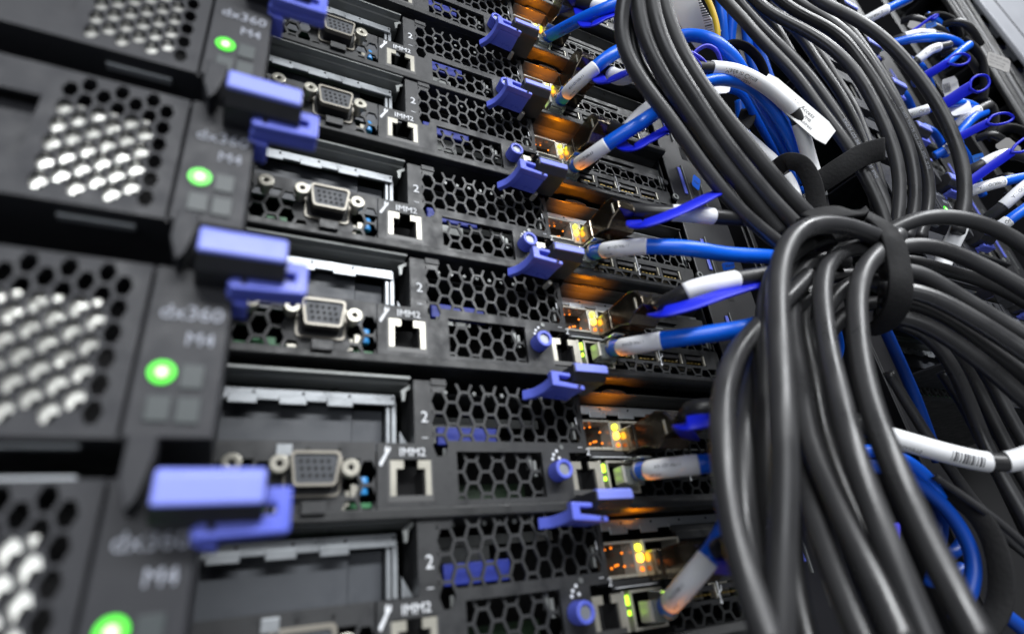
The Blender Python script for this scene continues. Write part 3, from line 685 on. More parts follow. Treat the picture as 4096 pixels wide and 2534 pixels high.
# strands leaving the strap to the right
right = [
 ([(1380, 160, 226), (1500, 85, 226), (1600, 42, 226), (1750, 22, 226), (1900, 32, 226), (2080, 75, 226), (2230, 140, 225), (2345, 215, 224), (2600, 420, 220)], 3.2, 'uppermost black cable arching right from the strap to the right edge', 1),
 ([(1400, 260, 216), (1560, 212, 218), (1700, 215, 219), (1850, 260, 219), (2000, 325, 218), (2150, 400, 216), (2345, 510, 214), (2600, 680, 208)], 3.2, 'second black cable arching right from the strap', 1),
 ([(1400, 330, 224), (1600, 320, 228), (1750, 375, 230), (1900, 410, 232), (2080, 460, 232), (2345, 590, 230), (2600, 760, 226)], 2.8, 'black cable running right beneath the second arch', 0),
 ([(1400, 400, 212), (1580, 370, 212), (1720, 440, 212), (1880, 540, 210), (2040, 640, 208), (2200, 735, 206), (2345, 820, 204), (2600, 990, 198)], 3.1, 'third thick black cable slanting down right from the strap', 1),
 ([(1400, 470, 222), (1600, 440, 222), (1800, 520, 222), (1980, 620, 220), (2150, 730, 218), (2345, 850, 216), (2600, 1030, 210)], 2.8, 'black cable between the third and the lower slanting ones', 0),
 ([(1380, 520, 206), (1560, 510, 204), (1720, 560, 202), (1880, 640, 200), (2050, 740, 198), (2200, 835, 196), (2345, 930, 194), (2600, 1110, 188)], 3.2, 'lower thick black cable leaving the middle of the strap to the right', 1),
 ([(1380, 600, 212), (1560, 590, 210), (1750, 670, 208), (1930, 790, 206), (2120, 930, 203), (2345, 1090, 200), (2600, 1280, 194)], 3.1, 'black cable leaving the lower half of the strap to the right edge', 1),
 ([(1350, 690, 208), (1520, 680, 206), (1660, 730, 204), (1820, 830, 202), (1980, 940, 200), (2150, 1080, 198), (2345, 1250, 195), (2600, 1480, 190)], 3.1, 'lowest black cable leaving the strap to the right, above the dark hollow', 0),
 ([(1500, 740, 226), (1650, 780, 226), (1780, 900, 224), (1880, 1060, 222), (1960, 1250, 220), (2040, 1450, 218), (2120, 1650, 214), (2330, 2000, 206), (2480, 2300, 200), (2600, 2600, 196)], 2.7, 'thin black cable turning down at the right of the dark hollow', 1),
 ([(1560, 700, 236), (1750, 800, 236), (1900, 960, 234), (2030, 1180, 232), (2140, 1400, 228), (2260, 1640, 224), (2480, 2000, 214)], 2.7, 'black cable slanting down in the lower right corner', 0),
 ([(1600, 680, 240), (1850, 820, 240), (2040, 1000, 238), (2160, 1200, 236), (2260, 1400, 232), (2400, 1620, 228), (2600, 1900, 220)], 2.7, 'outer black cable slanting down along the right edge', 1),
]
for i, (pts, r, lb, g) in enumerate(right):
    P = wobble(smooth(path(Q3(pts))), .1, 80 + i)
    tag(MB().tube(P, r, 16).build('black_cable', CABLEG if g else CABLE), lb, 'cable', BUNDLE)
# strap
def vec(L, f, up=None): return [at(*p) for p in f(L)]
P = cr(vec([(900, 60, 196), (1000, 15, 203), (1150, -5, 210), (1290, 25, 212), (1400, 90, 206), (1465, 190, 198), (1500, 330, 192), (1515, 470, 189), (1500, 600, 190), (1450, 700, 194), (1370, 770, 202), (1250, 800, 212), (1120, 740, 226), (1060, 560, 238), (1050, 350, 240), (1000, 160, 224)], Q3), 6)
ups = []
n_ = len(P)
for i in range(n_):
    t = (P[(i + 1) % n_] - P[i - 1]).normalized(); bd = Vector(RC[0]) * .97 + Vector(RC[1]) * .2      # bundle runs roughly along the picture's right
    up = t.cross(bd - t * bd.dot(t)).normalized(); 
    if ups and up.dot(ups[-1]) < 0: up = -up
    ups.append(up)
st = MB().ribbon(P, 8.5, 1.6, ups, True).build('fabric_strap', VELC); tag(st, 'wide black hook and loop strap cinched round the cable bundle', 'strap')

# ---------------------------------------------------------------- ethernet cables with plug, printed sleeve
def eth(label, plug, pts, sl, rows_txt='A11QU0P11', col=None, r=3.0, plugbits=True):
    """plug: world point of the plug's back end; pts: sight-line points that follow"""
    P = smooth(cr([plug] + [at(*p) for p in pts], 8), .7, 30)
    t = empty('ethernet_cable', tuple(plug)); tag(t, label, 'cable', 'blue ethernet cables plugged into the near servers')
    P = [p - plug for p in P]
    MB().tube(P, r, 18).build('jacket', col or ETH, t)
    def frac(x, y):
        s_ = 4096 / 2444; L = 0; best = (1e9, 0); prev = None; acc = []
        for p in P:
            if prev is not None: L += (p - prev).length
            prev = p; c = RC @ (p + plug - CAM); u = (2048 + FPX * c.x / c.z) / s_; v = (1267 + FPX * c.y / c.z) / s_
            acc.append((math.hypot(u - x, v - y), L))
        return min(acc)[1] / L
    a, b = frac(*sl[0]), frac(*sl[1]); Q = piece(P, a, b)
    s = MB().tube(Q, r + .16, 20).build('sleeve', SLEEVE, t)
    global CAM
    keep = CAM; CAM = keep - plug
    print_on(Q, r + .22, rows_txt, 1.5, sum((Q[i + 1] - Q[i]).length for i in range(len(Q) - 1)) * .28, -.25, INK, s)
    print_on(Q, r + .22, 'TO SW', 1.2, sum((Q[i + 1] - Q[i]).length for i in range(len(Q) - 1)) * .15, .55, INK, s)
    CAM = keep
    if plugbits:
        m = MB(); m.box(-5.2, 3.0, 1.0, 6, -4.0, 2.2); m.build('clear_plug', CLEAR, t, .5)
        m = MB(); m.box(-6.6, -5.4, -.2, 5, -3.6, 2.2); m.build('plug_shield', TIN, t, .3)
        m = MB(); m.prismx([(-5, 3.4), (5, 4.4), (5, 5.0), (-5, 4.2)][::-1], -2, 3); m.build('plug_tab', CLEAR, t, .2)
        m = MB(); m.ring((0, 0), 3.4, 3.0, -1.8, -.8, 18); m.build('boot_ring', TIN, t)
    return t
def pl(r, dx=83.4, dy=-6.6, dz=-5.4): return Vector((dx, dy, ROWS[r] + dz))
eth('topmost blue ethernet cable with white sleeve, plugged in above the first bright plug spark', pl(-1), [(1345, 68, 276), (1405, 38, 266), (1460, 15, 262), (1530, -15, 268)], ((1327, 73), (1405, 43)))
eth('blue ethernet cable with white sleeve rising right from the second orange lit tray', pl(0), [(1368, 208, 252), (1420, 162, 246), (1470, 125, 250), (1540, 100, 268), (1640, 90, 290)], ((1354, 222), (1421, 160)))
eth('thick blue ethernet cable with white sleeve beside the single yellow lamp', pl(1), [(1410, 372, 232), (1470, 330, 226), (1540, 286, 228), (1610, 235, 250), (1670, 190, 276)], ((1382, 387), (1448, 344)))
eth('blue ethernet cable that leaves its white sleeve level and droops right', pl(2), [(1465, 594, 210), (1540, 588, 204), (1640, 592, 202), (1730, 606, 210), (1840, 612, 222), (1900, 612, 236)], ((1444, 596), (1542, 587)))
eth('blue ethernet cable rising gently right, its sleeve beside the white plug spark', pl(3), [(1510, 824, 192), (1580, 812, 186), (1690, 797, 182), (1790, 780, 184), (1860, 752, 200)], ((1483, 821), (1578, 809)))
eth('blue ethernet cable with the longest white sleeve, second from the bottom of the picture', pl(4), [(1570, 1118, 176), (1630, 1111, 172), (1700, 1104, 170), (1800, 1095, 176)], ((1549, 1117), (1666, 1107)))
eth('lowest blue ethernet cable, standing steeply up beside the hanging cables', pl(5), [(1612, 1424, 158), (1650, 1380, 152), (1700, 1318, 152), (1730, 1265, 158), (1760, 1200, 170)], ((1603, 1434), (1695, 1337)))

# ---------------------------------------------------------------- fabric card cables with metal plug and blue pull tab
def qsfp(r, label, cable, sleeve, tab, two=False, dz=0, loop=None):
    base = Vector((91.0, -8, ROWS[r] + 6.6 + dz))
    t = empty('fabric_cable', tuple(base)); tag(t, label, 'cable', 'dark cables with blue pull tabs plugged into the near servers')
    m = MB(); m.prism([(-7.2, -4.6), (7.2, -4.6), (7.2, 4.4), (-7.2, 4.4)], 0, 12)
    m.prismx([(0, 4.4), (-12, 5.2), (-16, 4.0), (-18.5, 0.0), (-18.5, -3.4), (-13, -4.4), (-9, -7.0), (-4, -5.0), (0, -4.6)][::-1], -6.6, 6.6)
    m.build('metal_plug', SHELL, t, .6)
    m = MB(); m.box(-6.9, -6.65, -15.5, -14.6, -3.6, 1.0); m.build('plug_clip', TIN, t, .2)
    P = cr([base + Vector((2, -15, 0))] + [at(*p) for p in cable], 8)
    P = [p - base for p in P]
    MB().tube(P, 3.1, 16).build('jacket', CABLE, t)
    if sleeve:
        s = MB().tube(piece(P, *sleeve), 3.4, 18).build('sleeve', SLEEVE, t)
    Q = cr([base + Vector((3, -15, -5))] + [at(*p) for p in tab], 8); Q = [q - base for q in Q]
    vd = [((CAM - base) - q).normalized() for q in Q]; upv = [(v * .5 + Vector(RC[1]) * -.86) for v in vd]
    MB().ribbon(Q, 6.2, .9, upv).build('pull_tab', PULL, t)
    if loop:
        Lp = [at(*p) - base for p in loop]; MB().ribbon(cr(Lp + [Lp[0]], 6)[:-1], 1.0, 2.6, [(CAM - base - q).normalized() for q in cr(Lp + [Lp[0]], 6)[:-1]], True).build('tab_loop', LOOP, t)
    return t
qsfp(0, 'fabric cable with blue pull tab ending in a round loop near the top edge', [(1480, 185, 248), (1540, 165, 252), (1620, 160, 258)], (.3, .6), [(1440, 196, 240), (1500, 172, 240), (1560, 165, 246), (1600, 158, 250)],
     loop=[(1598, 140, 252), (1625, 125, 252), (1655, 135, 254), (1672, 158, 256), (1655, 175, 256), (1625, 172, 254)])
qsfp(-1, 'fabric cable at the very top with a grey sleeve', [(1450, 20, 268), (1500, 0, 268), (1560, -20, 272)], (.3, .8), [(1400, 62, 262), (1440, 45, 260), (1480, 30, 262)])
qsfp(1, 'fabric cable with a pale grey sleeve above the thick blue ethernet cable', [(1490, 312, 236), (1530, 275, 238), (1575, 240, 242), (1640, 190, 252)], (.2, .7), [(1500, 355, 224), (1545, 335, 222), (1590, 310, 224), (1610, 300, 226)])
qsfp(2, 'fabric cable with a deep blue pull tab crossing over its white sleeve', [(1560, 506, 218), (1640, 510, 216), (1720, 518, 220), (1830, 525, 232)], (.26, .52), [(1520, 538, 200), (1580, 520, 198), (1650, 490, 206), (1700, 465, 218), (1738, 450, 240)])
qsfp(3, 'fabric cable with white sleeve and blue pull tab pointing at the middle of the bundle', [(1590, 722, 194), (1650, 692, 190), (1730, 672, 192), (1830, 655, 204)], (.3, .66), [(1570, 748, 180), (1640, 730, 178), (1720, 703, 184), (1800, 680, 196), (1870, 662, 214)])
qsfp(4, 'fabric cable below the middle with only the end of its white sleeve showing', [(1650, 980, 174), (1700, 972, 172), (1750, 966, 174), (1850, 960, 186)], (.36, .5), [(1630, 1016, 162), (1670, 1005, 160), (1710, 1000, 162), (1760, 995, 168)])
qsfp(5, 'lowest fabric cable, glowing orange at its plug by the hanging cables', [(1720, 1310, 150), (1770, 1290, 152), (1850, 1270, 160)], None, [(1740, 1330, 146), (1790, 1320, 150)])

# ---------------------------------------------------------------- sleeves, blue arcs, tags in the hollow of the bundle
def plain(name, pts, r, m, label, cat, group=None, seg=16, wob=.2, seed=0):
    P = wobble(path(pts), wob, seed); o = MB().tube(P, r, seg).build(name, m); tag(o, label, cat, group); return P, o
def sleeved(label, pts, r, spans, jm, sm=None, name='sleeved_cable', group=None, txt=None, bar=None):
    P = path(pts); t = empty(name, tuple(P[0])); tag(t, label, 'cable', group); base = P[0].copy(); P = [p - base for p in P]
    MB().tube(P, r, 16).build('jacket', jm, t)
    global CAM
    keep = CAM; CAM = keep - base
    for k, (a, b) in enumerate(spans):
        Q = piece(P, a, b); s = MB().tube(Q, r + .35, 20).build('sleeve', sm or SLEEVE, t)
        ln = sum((Q[i + 1] - Q[i]).length for i in range(len(Q) - 1))
        if txt and k == 0:
            for body, size, f, ang in txt: print_on(Q, r + .35, body, size, ln * f, ang, INK, s)
        if bar and k == bar[0]: bars_on(Q, r + .35, ln * bar[1], ln * bar[2], bar[3], bar[4], INK, s)
    CAM = keep; return P, t
sleeved('white sleeved cable arching over the blue pair, printed Made in China', [(1560, 180, 252), (1640, 163, 256), (1700, 163, 260), (1760, 172, 262), (1815, 198, 264), (1860, 232, 266), (1895, 268, 268), (1915, 320, 270), (1932, 380, 272), (1950, 440, 272), (1965, 500, 272)],
        3.1, [(.24, .61), (.66, .95)], CABLE, txt=[('Made in China', 3.0, .12, .05), ('Cable  SVC  LSZH', 2.2, .10, .75)])
sleeved('straight white sleeved cable slanting down behind the left strand, with a barcode', [(1660, 190, 286), (1710, 255, 284), (1760, 310, 282), (1810, 355, 280), (1850, 392, 278), (1885, 440, 276), (1905, 500, 272)],
        3.1, [(.18, .72), (.78, .96)], CABLE, txt=[('CISCO 100  MODULE', 2.0, .1, .5)], bar=(0, .15, .5, -.5, .3))
B = 'blue cables arching through the hollow of the bundle'
plain('blue_cable', [(1600, 92, 280), (1650, 84, 276), (1700, 95, 270), (1745, 130, 270), (1775, 175, 274), (1806, 232, 278), (1842, 295, 280), (1872, 350, 284), (1895, 400, 286)], 3.1, ETH, 'upper blue cable arching over the two round violet loops', 'cable', B)
plain('blue_cable', [(1590, 245, 256), (1640, 215, 256), (1680, 196, 258), (1730, 190, 262), (1790, 208, 268), (1840, 258, 272), (1880, 320, 276), (1908, 385, 280), (1925, 440, 280)], 3.0, ETH, 'lower blue cable passing just under the white printed sleeve', 'cable', B)
plain('blue_cable', [(1700, 205, 292), (1770, 220, 294), (1810, 285, 298), (1850, 350, 300), (1890, 410, 300), (1920, 460, 298)], 2.9, ETH, 'blue cable lying left of the lower arching one', 'cable', B)
for k, (a, lb) in enumerate((([(1715, -30, 330), (1722, 40, 330), (1728, 110, 332), (1740, 170, 334)], 'left of the two upright blue cables beside the yellow edged label'), ([(1742, -30, 336), (1748, 40, 336), (1745, 110, 338), (1760, 180, 338)], 'right of the two upright blue cables beside the yellow edged label'),
     ([(1775, -20, 350), (1782, 80, 350), (1795, 150, 350), (1830, 240, 348)], 'dim blue cable in the gap right of the yellow edged label'), ([(1790, 60, 352), (1815, 130, 352), (1850, 220, 350), (1890, 300, 348)], 'dim blue cable nearest the fan of black cables'),
     ([(1765, 240, 330), (1772, 300, 330), (1790, 340, 330)], 'short bright blue cable end below the curled strap'))):
    plain('blue_cable', a, 3.0, ETH, lb, 'cable', 'blue cables upright behind the bundle', seed=k)
t = plain('tab_loop', [(1655, 155, 258), (1662, 125, 260), (1690, 108, 262), (1715, 122, 264), (1722, 155, 266), (1718, 185, 268)], .1, LOOP, 'thin violet blue ring of a pull tab, the right one of two', 'pull tab loop')[1]
bpy.data.objects.remove(t)
def rib(name, pts, wd, th, m, label, cat, turn=.0, group=None, closed=False, n=8, facing=None):
    P = cr([at(*p) for p in pts], n)
    if closed: P = cr([at(*p) for p in pts] + [at(*pts[0])], n)[:-1]
    ups = []
    for i, p in enumerate(P):
        a = P[i - 1] if i else P[0]; b = P[min(i + 1, len(P) - 1)]; tg = (b - a).normalized(); v = (CAM - p).normalized(); v = (v - tg * v.dot(tg)).normalized()
        ups.append(Matrix.Rotation(turn, 3, tg) @ v)
    o = MB().ribbon(P, wd, th, ups, closed).build(name, m); tag(o, label, cat, group); return o
rib('pull_tab_loop', [(1610, 150, 252), (1640, 128, 254), (1668, 140, 256), (1685, 160, 258), (1680, 178, 260), (1650, 180, 260)], 3.0, .9, LOOP, 'violet blue curl of a pull tab hooked over the grey cable end', 'pull tab', .7)
rib('pull_tab_loop', [(1655, 150, 266), (1660, 125, 266), (1685, 110, 266), (1708, 120, 266), (1720, 148, 268), (1722, 185, 270)], 2.4, .9, LOOP, 'thin violet blue ring arching under the upper blue cable', 'pull tab', .9)
# yellow edged label ring
def bars(pts0, pts1, n, label, m=INK):
    mb = MB(); rnd = random.Random(5)
    for k in range(n):
        a = k / n; b = a + rnd.choice((.25, .4, .6)) / n
        q = [Vector(pts0[0]).lerp(Vector(pts0[1]), a), Vector(pts0[0]).lerp(Vector(pts0[1]), b), Vector(pts1[0]).lerp(Vector(pts1[1]), b), Vector(pts1[0]).lerp(Vector(pts1[1]), a)]
        mb.add([at(*p) for p in q], [(0, 1, 2, 3)])
    return mb
tape = rib('tape_label', [(1618, -30, 300), (1640, 20, 297), (1668, 66, 296), (1694, 100, 297)], 15, .4, PAPER, 'curved white label with a barcode near the top edge', 'label', .25)
bars([(1664, -6, 285), (1690, 92, 285)], [(1684, -10, 284), (1706, 88, 284)], 16, '').build('barcode', INK, tape)
rib('tape_edge', [(1672, -30, 283), (1694, 10, 282), (1708, 50, 281), (1713, 85, 281), (1708, 122, 283)], 2.8, 2.6, YELLOW, 'curved yellow edge of the paper label ring near the top edge', 'label edge', 0)
# paper tags: flat cards given by four sight-line corners
def card(label, q, m=PAPER, txt=(), name='paper_tag', holes=None, th=.5, group='paper tags tied to the cables'):
    A, B_, C_, D_ = [at(*p) for p in q]                       # top-left, top-right, bottom-right, bottom-left
    D_ = A + (C_ - B_) if True else D_
    u = (B_ - A); v = (D_ - A); nrm = u.cross(v).normalized()
    if nrm.dot(CAM - A) < 0: nrm = -nrm
    t = empty(name, tuple(A)); tag(t, label, 'tag', group)
    c = .12; P = [(c, 0), (1 - c, 0), (1, c), (1, 1 - c), (1 - c, 1), (c, 1), (0, 1 - c), (0, c)]
    mb = MB(); f = [u * a + v * b for a, b in P]; n = len(f)
    mb.add([p + nrm * th * .5 for p in f] + [p - nrm * th * .5 for p in f], [tuple(range(n)), tuple(range(2 * n - 1, n - 1, -1))] + [(i, i + n, (i + 1) % n + n, (i + 1) % n) for i in range(n)])
    mb.build('card', m, t)
    uh = u.normalized(); vh = (v - uh * v.dot(uh)).normalized()
    for body, size, a, b in txt:
        if body == '|':
            mb = MB(); rnd = random.Random(int(a * 100)); x = a
            while x < size:
                wd = rnd.choice((.012, .02, .03)); p0 = u * x + v * b; p1 = u * (x + wd) + v * b; dv = v * .22
                mb.add([q_ + nrm * (th * .5 + .06) for q_ in (p0, p1, p1 + dv, p0 + dv)], [(0, 1, 2, 3)]); x += wd + .02
            mb.build('barcode', INK, t)
            continue
        vs, fs = textmesh(body, size); mb = MB()
        mb.add([u * a + v * b + uh * p.x - vh * p.y + nrm * (th * .5 + .06) for p in vs], fs); mb.build('lettering', INK, t)
    return t
card('large white paper tag with grey lettering between the blue cables and the black fan', [(1838, 172, 274), (1998, 308, 264), (1966, 350, 262), (1808, 215, 272)], txt=[('Lo  Access', 3.0, .42, .3), ('this one is 7MB', 2.2, .40, .55), ('MAC address', 2.2, .5, .78)])
card('white scrap of a tag under the lower blue cable', [(1690, 205, 284), (1745, 200, 286), (1740, 222, 284), (1695, 228, 282)])
card('small white ring shaped tag end by the two cable ties', [(1655, 240, 280), (1672, 225, 280), (1675, 250, 280), (1660, 262, 280)], mat('label_grey', (.45, .46, .5), .5))
# fabric straps in the hollow
V = 'short hook and loop straps'
rib('velcro_tie', [(1725, 115, 300), (1750, 105, 300), (1785, 115, 300), (1815, 150, 302), (1825, 190, 304), (1800, 215, 306)], 5, 1.5, VELC, 'curled black fabric tie behind the upper blue cable', 'strap', .5, V)
rib('velcro_tie', [(1855, 400, 262), (1880, 385, 258), (1915, 395, 256), (1940, 440, 254), (1950, 500, 252), (1950, 560, 250)], 8, 1.5, VELC, 'ribbed black fabric tie folded over below the white sleeve', 'strap', .1, V)
rib('velcro_tie', [(1930, 450, 268), (1965, 430, 266), (2010, 400, 264), (2060, 370, 264), (2110, 355, 266)], 11, 1.5, VELC, 'black fabric tie stretched across the fan of cables', 'strap', .2, V)
rib('velcro_tie', [(1790, 260, 300), (1770, 300, 298), (1720, 310, 296), (1690, 340, 296), (1740, 370, 296)], 10, 1.5, VELC, 'fuzzy black fabric tie in the shade of the hollow', 'strap', .6, V)
rib('velcro_tie', [(2215, 1160, 200), (2290, 1190, 196), (2350, 1250, 190), (2385, 1340, 184), (2385, 1440, 180), (2340, 1520, 178)], 7, 1.8, VELC, 'broad black fabric ring in the lower right corner', 'strap', .3, V)
# right middle sleeves
sleeved('white sleeved cable crossing to the right edge with a barcode, under the dark hollow', [(2040, 1000, 196), (2070, 1020, 195), (2120, 1040, 194), (2180, 1058, 193), (2250, 1078, 192), (2320, 1095, 191), (2370, 1102, 190), (2420, 1098, 189), (2500, 1070, 188)],
        3.2, [(.14, .7), (.78, .99)], CABLE, txt=[('SMNAHF75', 2.0, .1, .6)], bar=(0, .62, .92, -.4, .6))
sleeved('cable with a bright wrinkled white sleeve seen through the right arches', [(2300, 480, 262), (2290, 540, 262), (2272, 580, 262), (2255, 615, 262), (2240, 660, 260)], 3.4, [(.3, .62), (.74, .92)], CABLE)
for k, (a, lb) in enumerate((
    ([(2040, 1075, 206), (2100, 1080, 204), (2160, 1100, 202), (2215, 1145, 200), (2245, 1190, 198)], 'blue cable end curving behind the lower right loops'),
    ([(2060, 1110, 200), (2130, 1120, 199), (2200, 1160, 198), (2270, 1230, 196), (2318, 1320, 192), (2318, 1400, 188), (2280, 1480, 184)], 'long blue arc framed by the broad black fabric ring'),
    ([(2240, 1170, 206), (2245, 1240, 204), (2235, 1320, 202), (2220, 1400, 200)], 'upright blue cable inside the fabric ring'),
    ([(2100, 760, 252), (2150, 870, 250), (2185, 950, 248), (2215, 1030, 246), (2240, 1100, 244)], 'dim blue cable in the dark hollow under the strap'),
    ([(2380, 1450, 190), (2440, 1500, 188), (2500, 1560, 186)], 'blue cable end in the bottom right corner'),
    ([(1990, 780, 240), (2000, 830, 238), (1985, 880, 236)], 'scrap of blue cable between the big black loops'))):
    plain('blue_cable', a, 2.5, ETH if k in (0, 5) else ETH_SHADE, lb, 'cable', 'blue cables in the lower right hollow', seed=30 + k)
card('tiny violet connector block hanging in the lower bundle', [(2106, 1250, 178), (2138, 1246, 178), (2142, 1290, 176), (2110, 1294, 176)], LOOP, th=4, name='connector_block', group=None)
rib('flat_cable', [(2230, 1135, 196), (2310, 1190, 192), (2390, 1250, 188), (2470, 1320, 184)], 2.6, 1.4, CABLEG, 'thin flat grey cable slanting across the lower right', 'cable', .3)
# small blue brand tabs near the middle
card('small blue tag with an orange corner under the drooping blue cable', [(1722, 628, 232), (1750, 622, 232), (1754, 640, 232), (1728, 648, 232)], ETH, txt=[('Xeon', 2.0, .2, .5)])
card('small blue tag with white lettering behind the left strand', [(1655, 415, 262), (1672, 430, 262), (1668, 456, 262), (1652, 442, 262)], ETH, txt=[('intel', 1.6, .2, .5)])

# ---------------------------------------------------------------- second rack column: cables, pull tabs, tags
C2 = 'blue ethernet cables of the second rack column'
def far(label, pts, sp, txt='A11QU0P12', m=ETH, r=3.1, group=C2): return sleeved(label, pts, r, sp, m, name='far_cable', group=group, txt=[(txt, 2.6, .2, .0)])
far('blue cable with a long white sleeve at the top edge of the second column', [(2020, 70, 430), (2060, 52, 420), (2110, 25, 415), (2160, 0, 420), (2210, -25, 425)], [(.08, .4)])
far('blue cable curving level below the grey card tag', [(2085, 118, 415), (2125, 105, 408), (2180, 93, 405), (2240, 90, 410), (2280, 100, 418), (2300, 118, 424)], [(.0, .14)])
far('blue cable sweeping steeply down from the dark tie', [(2312, 108, 415), (2295, 120, 408), (2260, 150, 400), (2210, 182, 398), (2180, 200, 400)], [(.9, .99)])
far('blue cable in the middle of the second column, arching under the oval pull tab', [(2165, 275, 392), (2210, 262, 385), (2260, 247, 383), (2305, 248, 388), (2335, 262, 396)], [(.0, .2)])
far('blue cable bending from the second dark tie to a white sleeve end', [(2350, 268, 392), (2325, 280, 385), (2300, 305, 380), (2280, 335, 380), (2266, 352, 382)], [(.84, .99)])
far('blue cable with a white printed sleeve reaching the right edge', [(2312, 458, 352), (2350, 445, 348), (2400, 432, 346), (2460, 420, 350)], [(.02, .45)])
far('lowest blue cable of the second column, cut by the right edge', [(2370, 552, 330), (2395, 535, 326), (2430, 510, 324), (2480, 475, 326)], [(.0, .28)])
far('short blue cable with a white sleeve under the lit green lamp', [(2230, 372, 388), (2250, 362, 386), (2272, 350, 384), (2290, 342, 386)], [(.35, .8)])
C3 = 'grey sleeved cables of the second rack column'
far('black cable with a pale sleeve at the top of the second column', [(2090, 40, 440), (2120, 22, 436), (2155, 5, 436), (2190, -12, 440)], [(.1, .75)], 'A11QU0P05', CABLEG, 3.0, C3)
far('black cable with a pale sleeve beside the grey card tag', [(2130, 98, 425), (2160, 88, 420), (2200, 80, 420), (2250, 88, 426), (2300, 108, 432)], [(.12, .48)], 'A11QU0P07', CABLEG, 3.0, C3)
far('black cable with a short slanted sleeve', [(2165, 165, 408), (2195, 140, 404), (2225, 118, 404), (2265, 108, 410)], [(.2, .68)], 'A11QU0P08', CABLEG, 3.0, C3)
far('black cable with a sleeve lying behind the bending blue cable', [(2270, 310, 392), (2300, 285, 388), (2335, 262, 388), (2360, 250, 392)], [(.1, .62)], 'A11QU0P10', CABLEG, 3.0, C3)
far('black cable with a printed sleeve left of the right edge', [(2300, 412, 366), (2335, 396, 360), (2385, 372, 358), (2420, 368, 362), (2470, 385, 366)], [(.2, .52)], 'TO Mellanox', CABLEG, 3.2, C3)
far('black cable with a sleeve cut by the right edge', [(2355, 520, 345), (2395, 490, 338), (2440, 450, 336), (2480, 420, 340)], [(.25, .8)], 'A11QU0P14', CABLEG, 3.2, C3)
T2 = 'blue pull tabs of the second rack column'
def tabloop(label, strap, loop, wd=5.5):
    P = cr([at(*p) for p in strap], 6); t = empty('pull_tab', tuple(P[0])); tag(t, label, 'pull tab', T2); b = P[0].copy()
    MB().ribbon([p - b for p in P], wd, .9, [(CAM - p).normalized() * .8 + Vector(RC[0]) * .3 for p in P]).build('tab_strap', PULL, t)
    L = cr([at(*p) for p in loop] + [at(*loop[0])], 6)[:-1]
    MB().ribbon([p - b for p in L], 1.6, 1.8, [(CAM - p).normalized() for p in L], True).build('tab_loop', PULL, t)
tabloop('blue pull tab with a wide oval loop, the largest in the second column', [(2235, 258, 372), (2270, 238, 370), (2300, 218, 368), (2318, 208, 367)], [(2315, 212, 367), (2318, 192, 367), (2335, 180, 367), (2355, 182, 368), (2361, 198, 368), (2352, 212, 368), (2332, 220, 368)], 8)
tabloop('blue pull tab with a narrow loop under the steep blue cable', [(2190, 190, 385), (2230, 168, 383), (2262, 150, 382)], [(2260, 150, 382), (2272, 134, 382), (2295, 128, 382), (2313, 136, 383), (2308, 150, 383), (2285, 156, 383)])
tabloop('thin blue pull tab pointing up right over the grey card tag', [(2165, 82, 420), (2195, 62, 418), (2222, 42, 417)], [(2222, 42, 417), (2232, 36, 417), (2238, 37, 417), (2228, 46, 417)], 2)
tabloop('blue pull tab with a twisted loop left of the right edge', [(2275, 335, 370), (2320, 312, 368), (2360, 292, 366)], [(2355, 294, 366), (2370, 276, 366), (2400, 270, 366), (2418, 280, 367), (2405, 292, 367), (2375, 298, 366)])
tabloop('long blue pull tab running up to the right edge', [(2300, 445, 345), (2340, 415, 343), (2390, 380, 341), (2415, 362, 340)], [(2412, 364, 340), (2425, 345, 340), (2455, 325, 340), (2480, 322, 340), (2470, 345, 340), (2440, 362, 340)])
G2 = 'grey card tags of the second rack column'
GREYC = mat('grey_card', (.30, .29, .28), .6, var=.15, bscale=900)
card('grey card tag tied with white string at the top of the second column', [(2172, 48, 430), (2236, 66, 428), (2228, 84, 428), (2165, 66, 430)], GREYC, [('INTEL INST', 3.0, .35, .4)], group=G2)
card('grey card tag by the vertical cables with small lettering', [(2358, 122, 420), (2412, 143, 416), (2408, 176, 414), (2356, 150, 418)], GREYC, [('DO NOT PULL', 2.2, .1, .25), ('slide latch to open', 1.6, .1, .5), ('before removing', 1.6, .1, .7)], group=G2)
card('upright pale card tag with a barcode, left of the oval pull tab', [(2245, 192, 395), (2282, 180, 392), (2305, 275, 388), (2268, 292, 390)], mat('pale_card', (.5, .5, .48), .6), [('|', .5, .05, .12), ('P/N 90Y', 2.2, .1, .5), ('REV A1', 2.0, .1, .65)], group=G2)
card('bright bottom of the pale tag', [(2262, 248, 386), (2312, 238, 384), (2322, 268, 382), (2272, 276, 384)], SLEEVE, group=G2)
card('grey card with a round eyelet near the right edge', [(2372, 348, 372), (2405, 326, 370), (2440, 356, 368), (2408, 378, 370)], GREYC, group=G2)
# dark round ties of the second column
for k, (a, lb) in enumerate((([(2205, 42, 440), (2245, 38, 436), (2275, 52, 434), (2290, 85, 434), (2280, 118, 436)], 'dark round cable tie at the top of the second column'), ([(2300, 95, 425), (2325, 115, 420), (2345, 150, 418), (2350, 200, 416), (2345, 240, 416)], 'dark fabric band right of the steep blue cable'),
        ([(2350, 240, 400), (2370, 262, 398), (2372, 300, 396), (2350, 330, 396)], 'dark fabric band below the oval pull tab'), ([(2360, 330, 400), (2400, 305, 398), (2440, 312, 398), (2470, 335, 398)], 'dark arched tie left of the right edge'))):
    rib('velcro_tie', a, 6, 2.2, VELC, lb, 'strap', .6, 'dark ties of the second rack column')
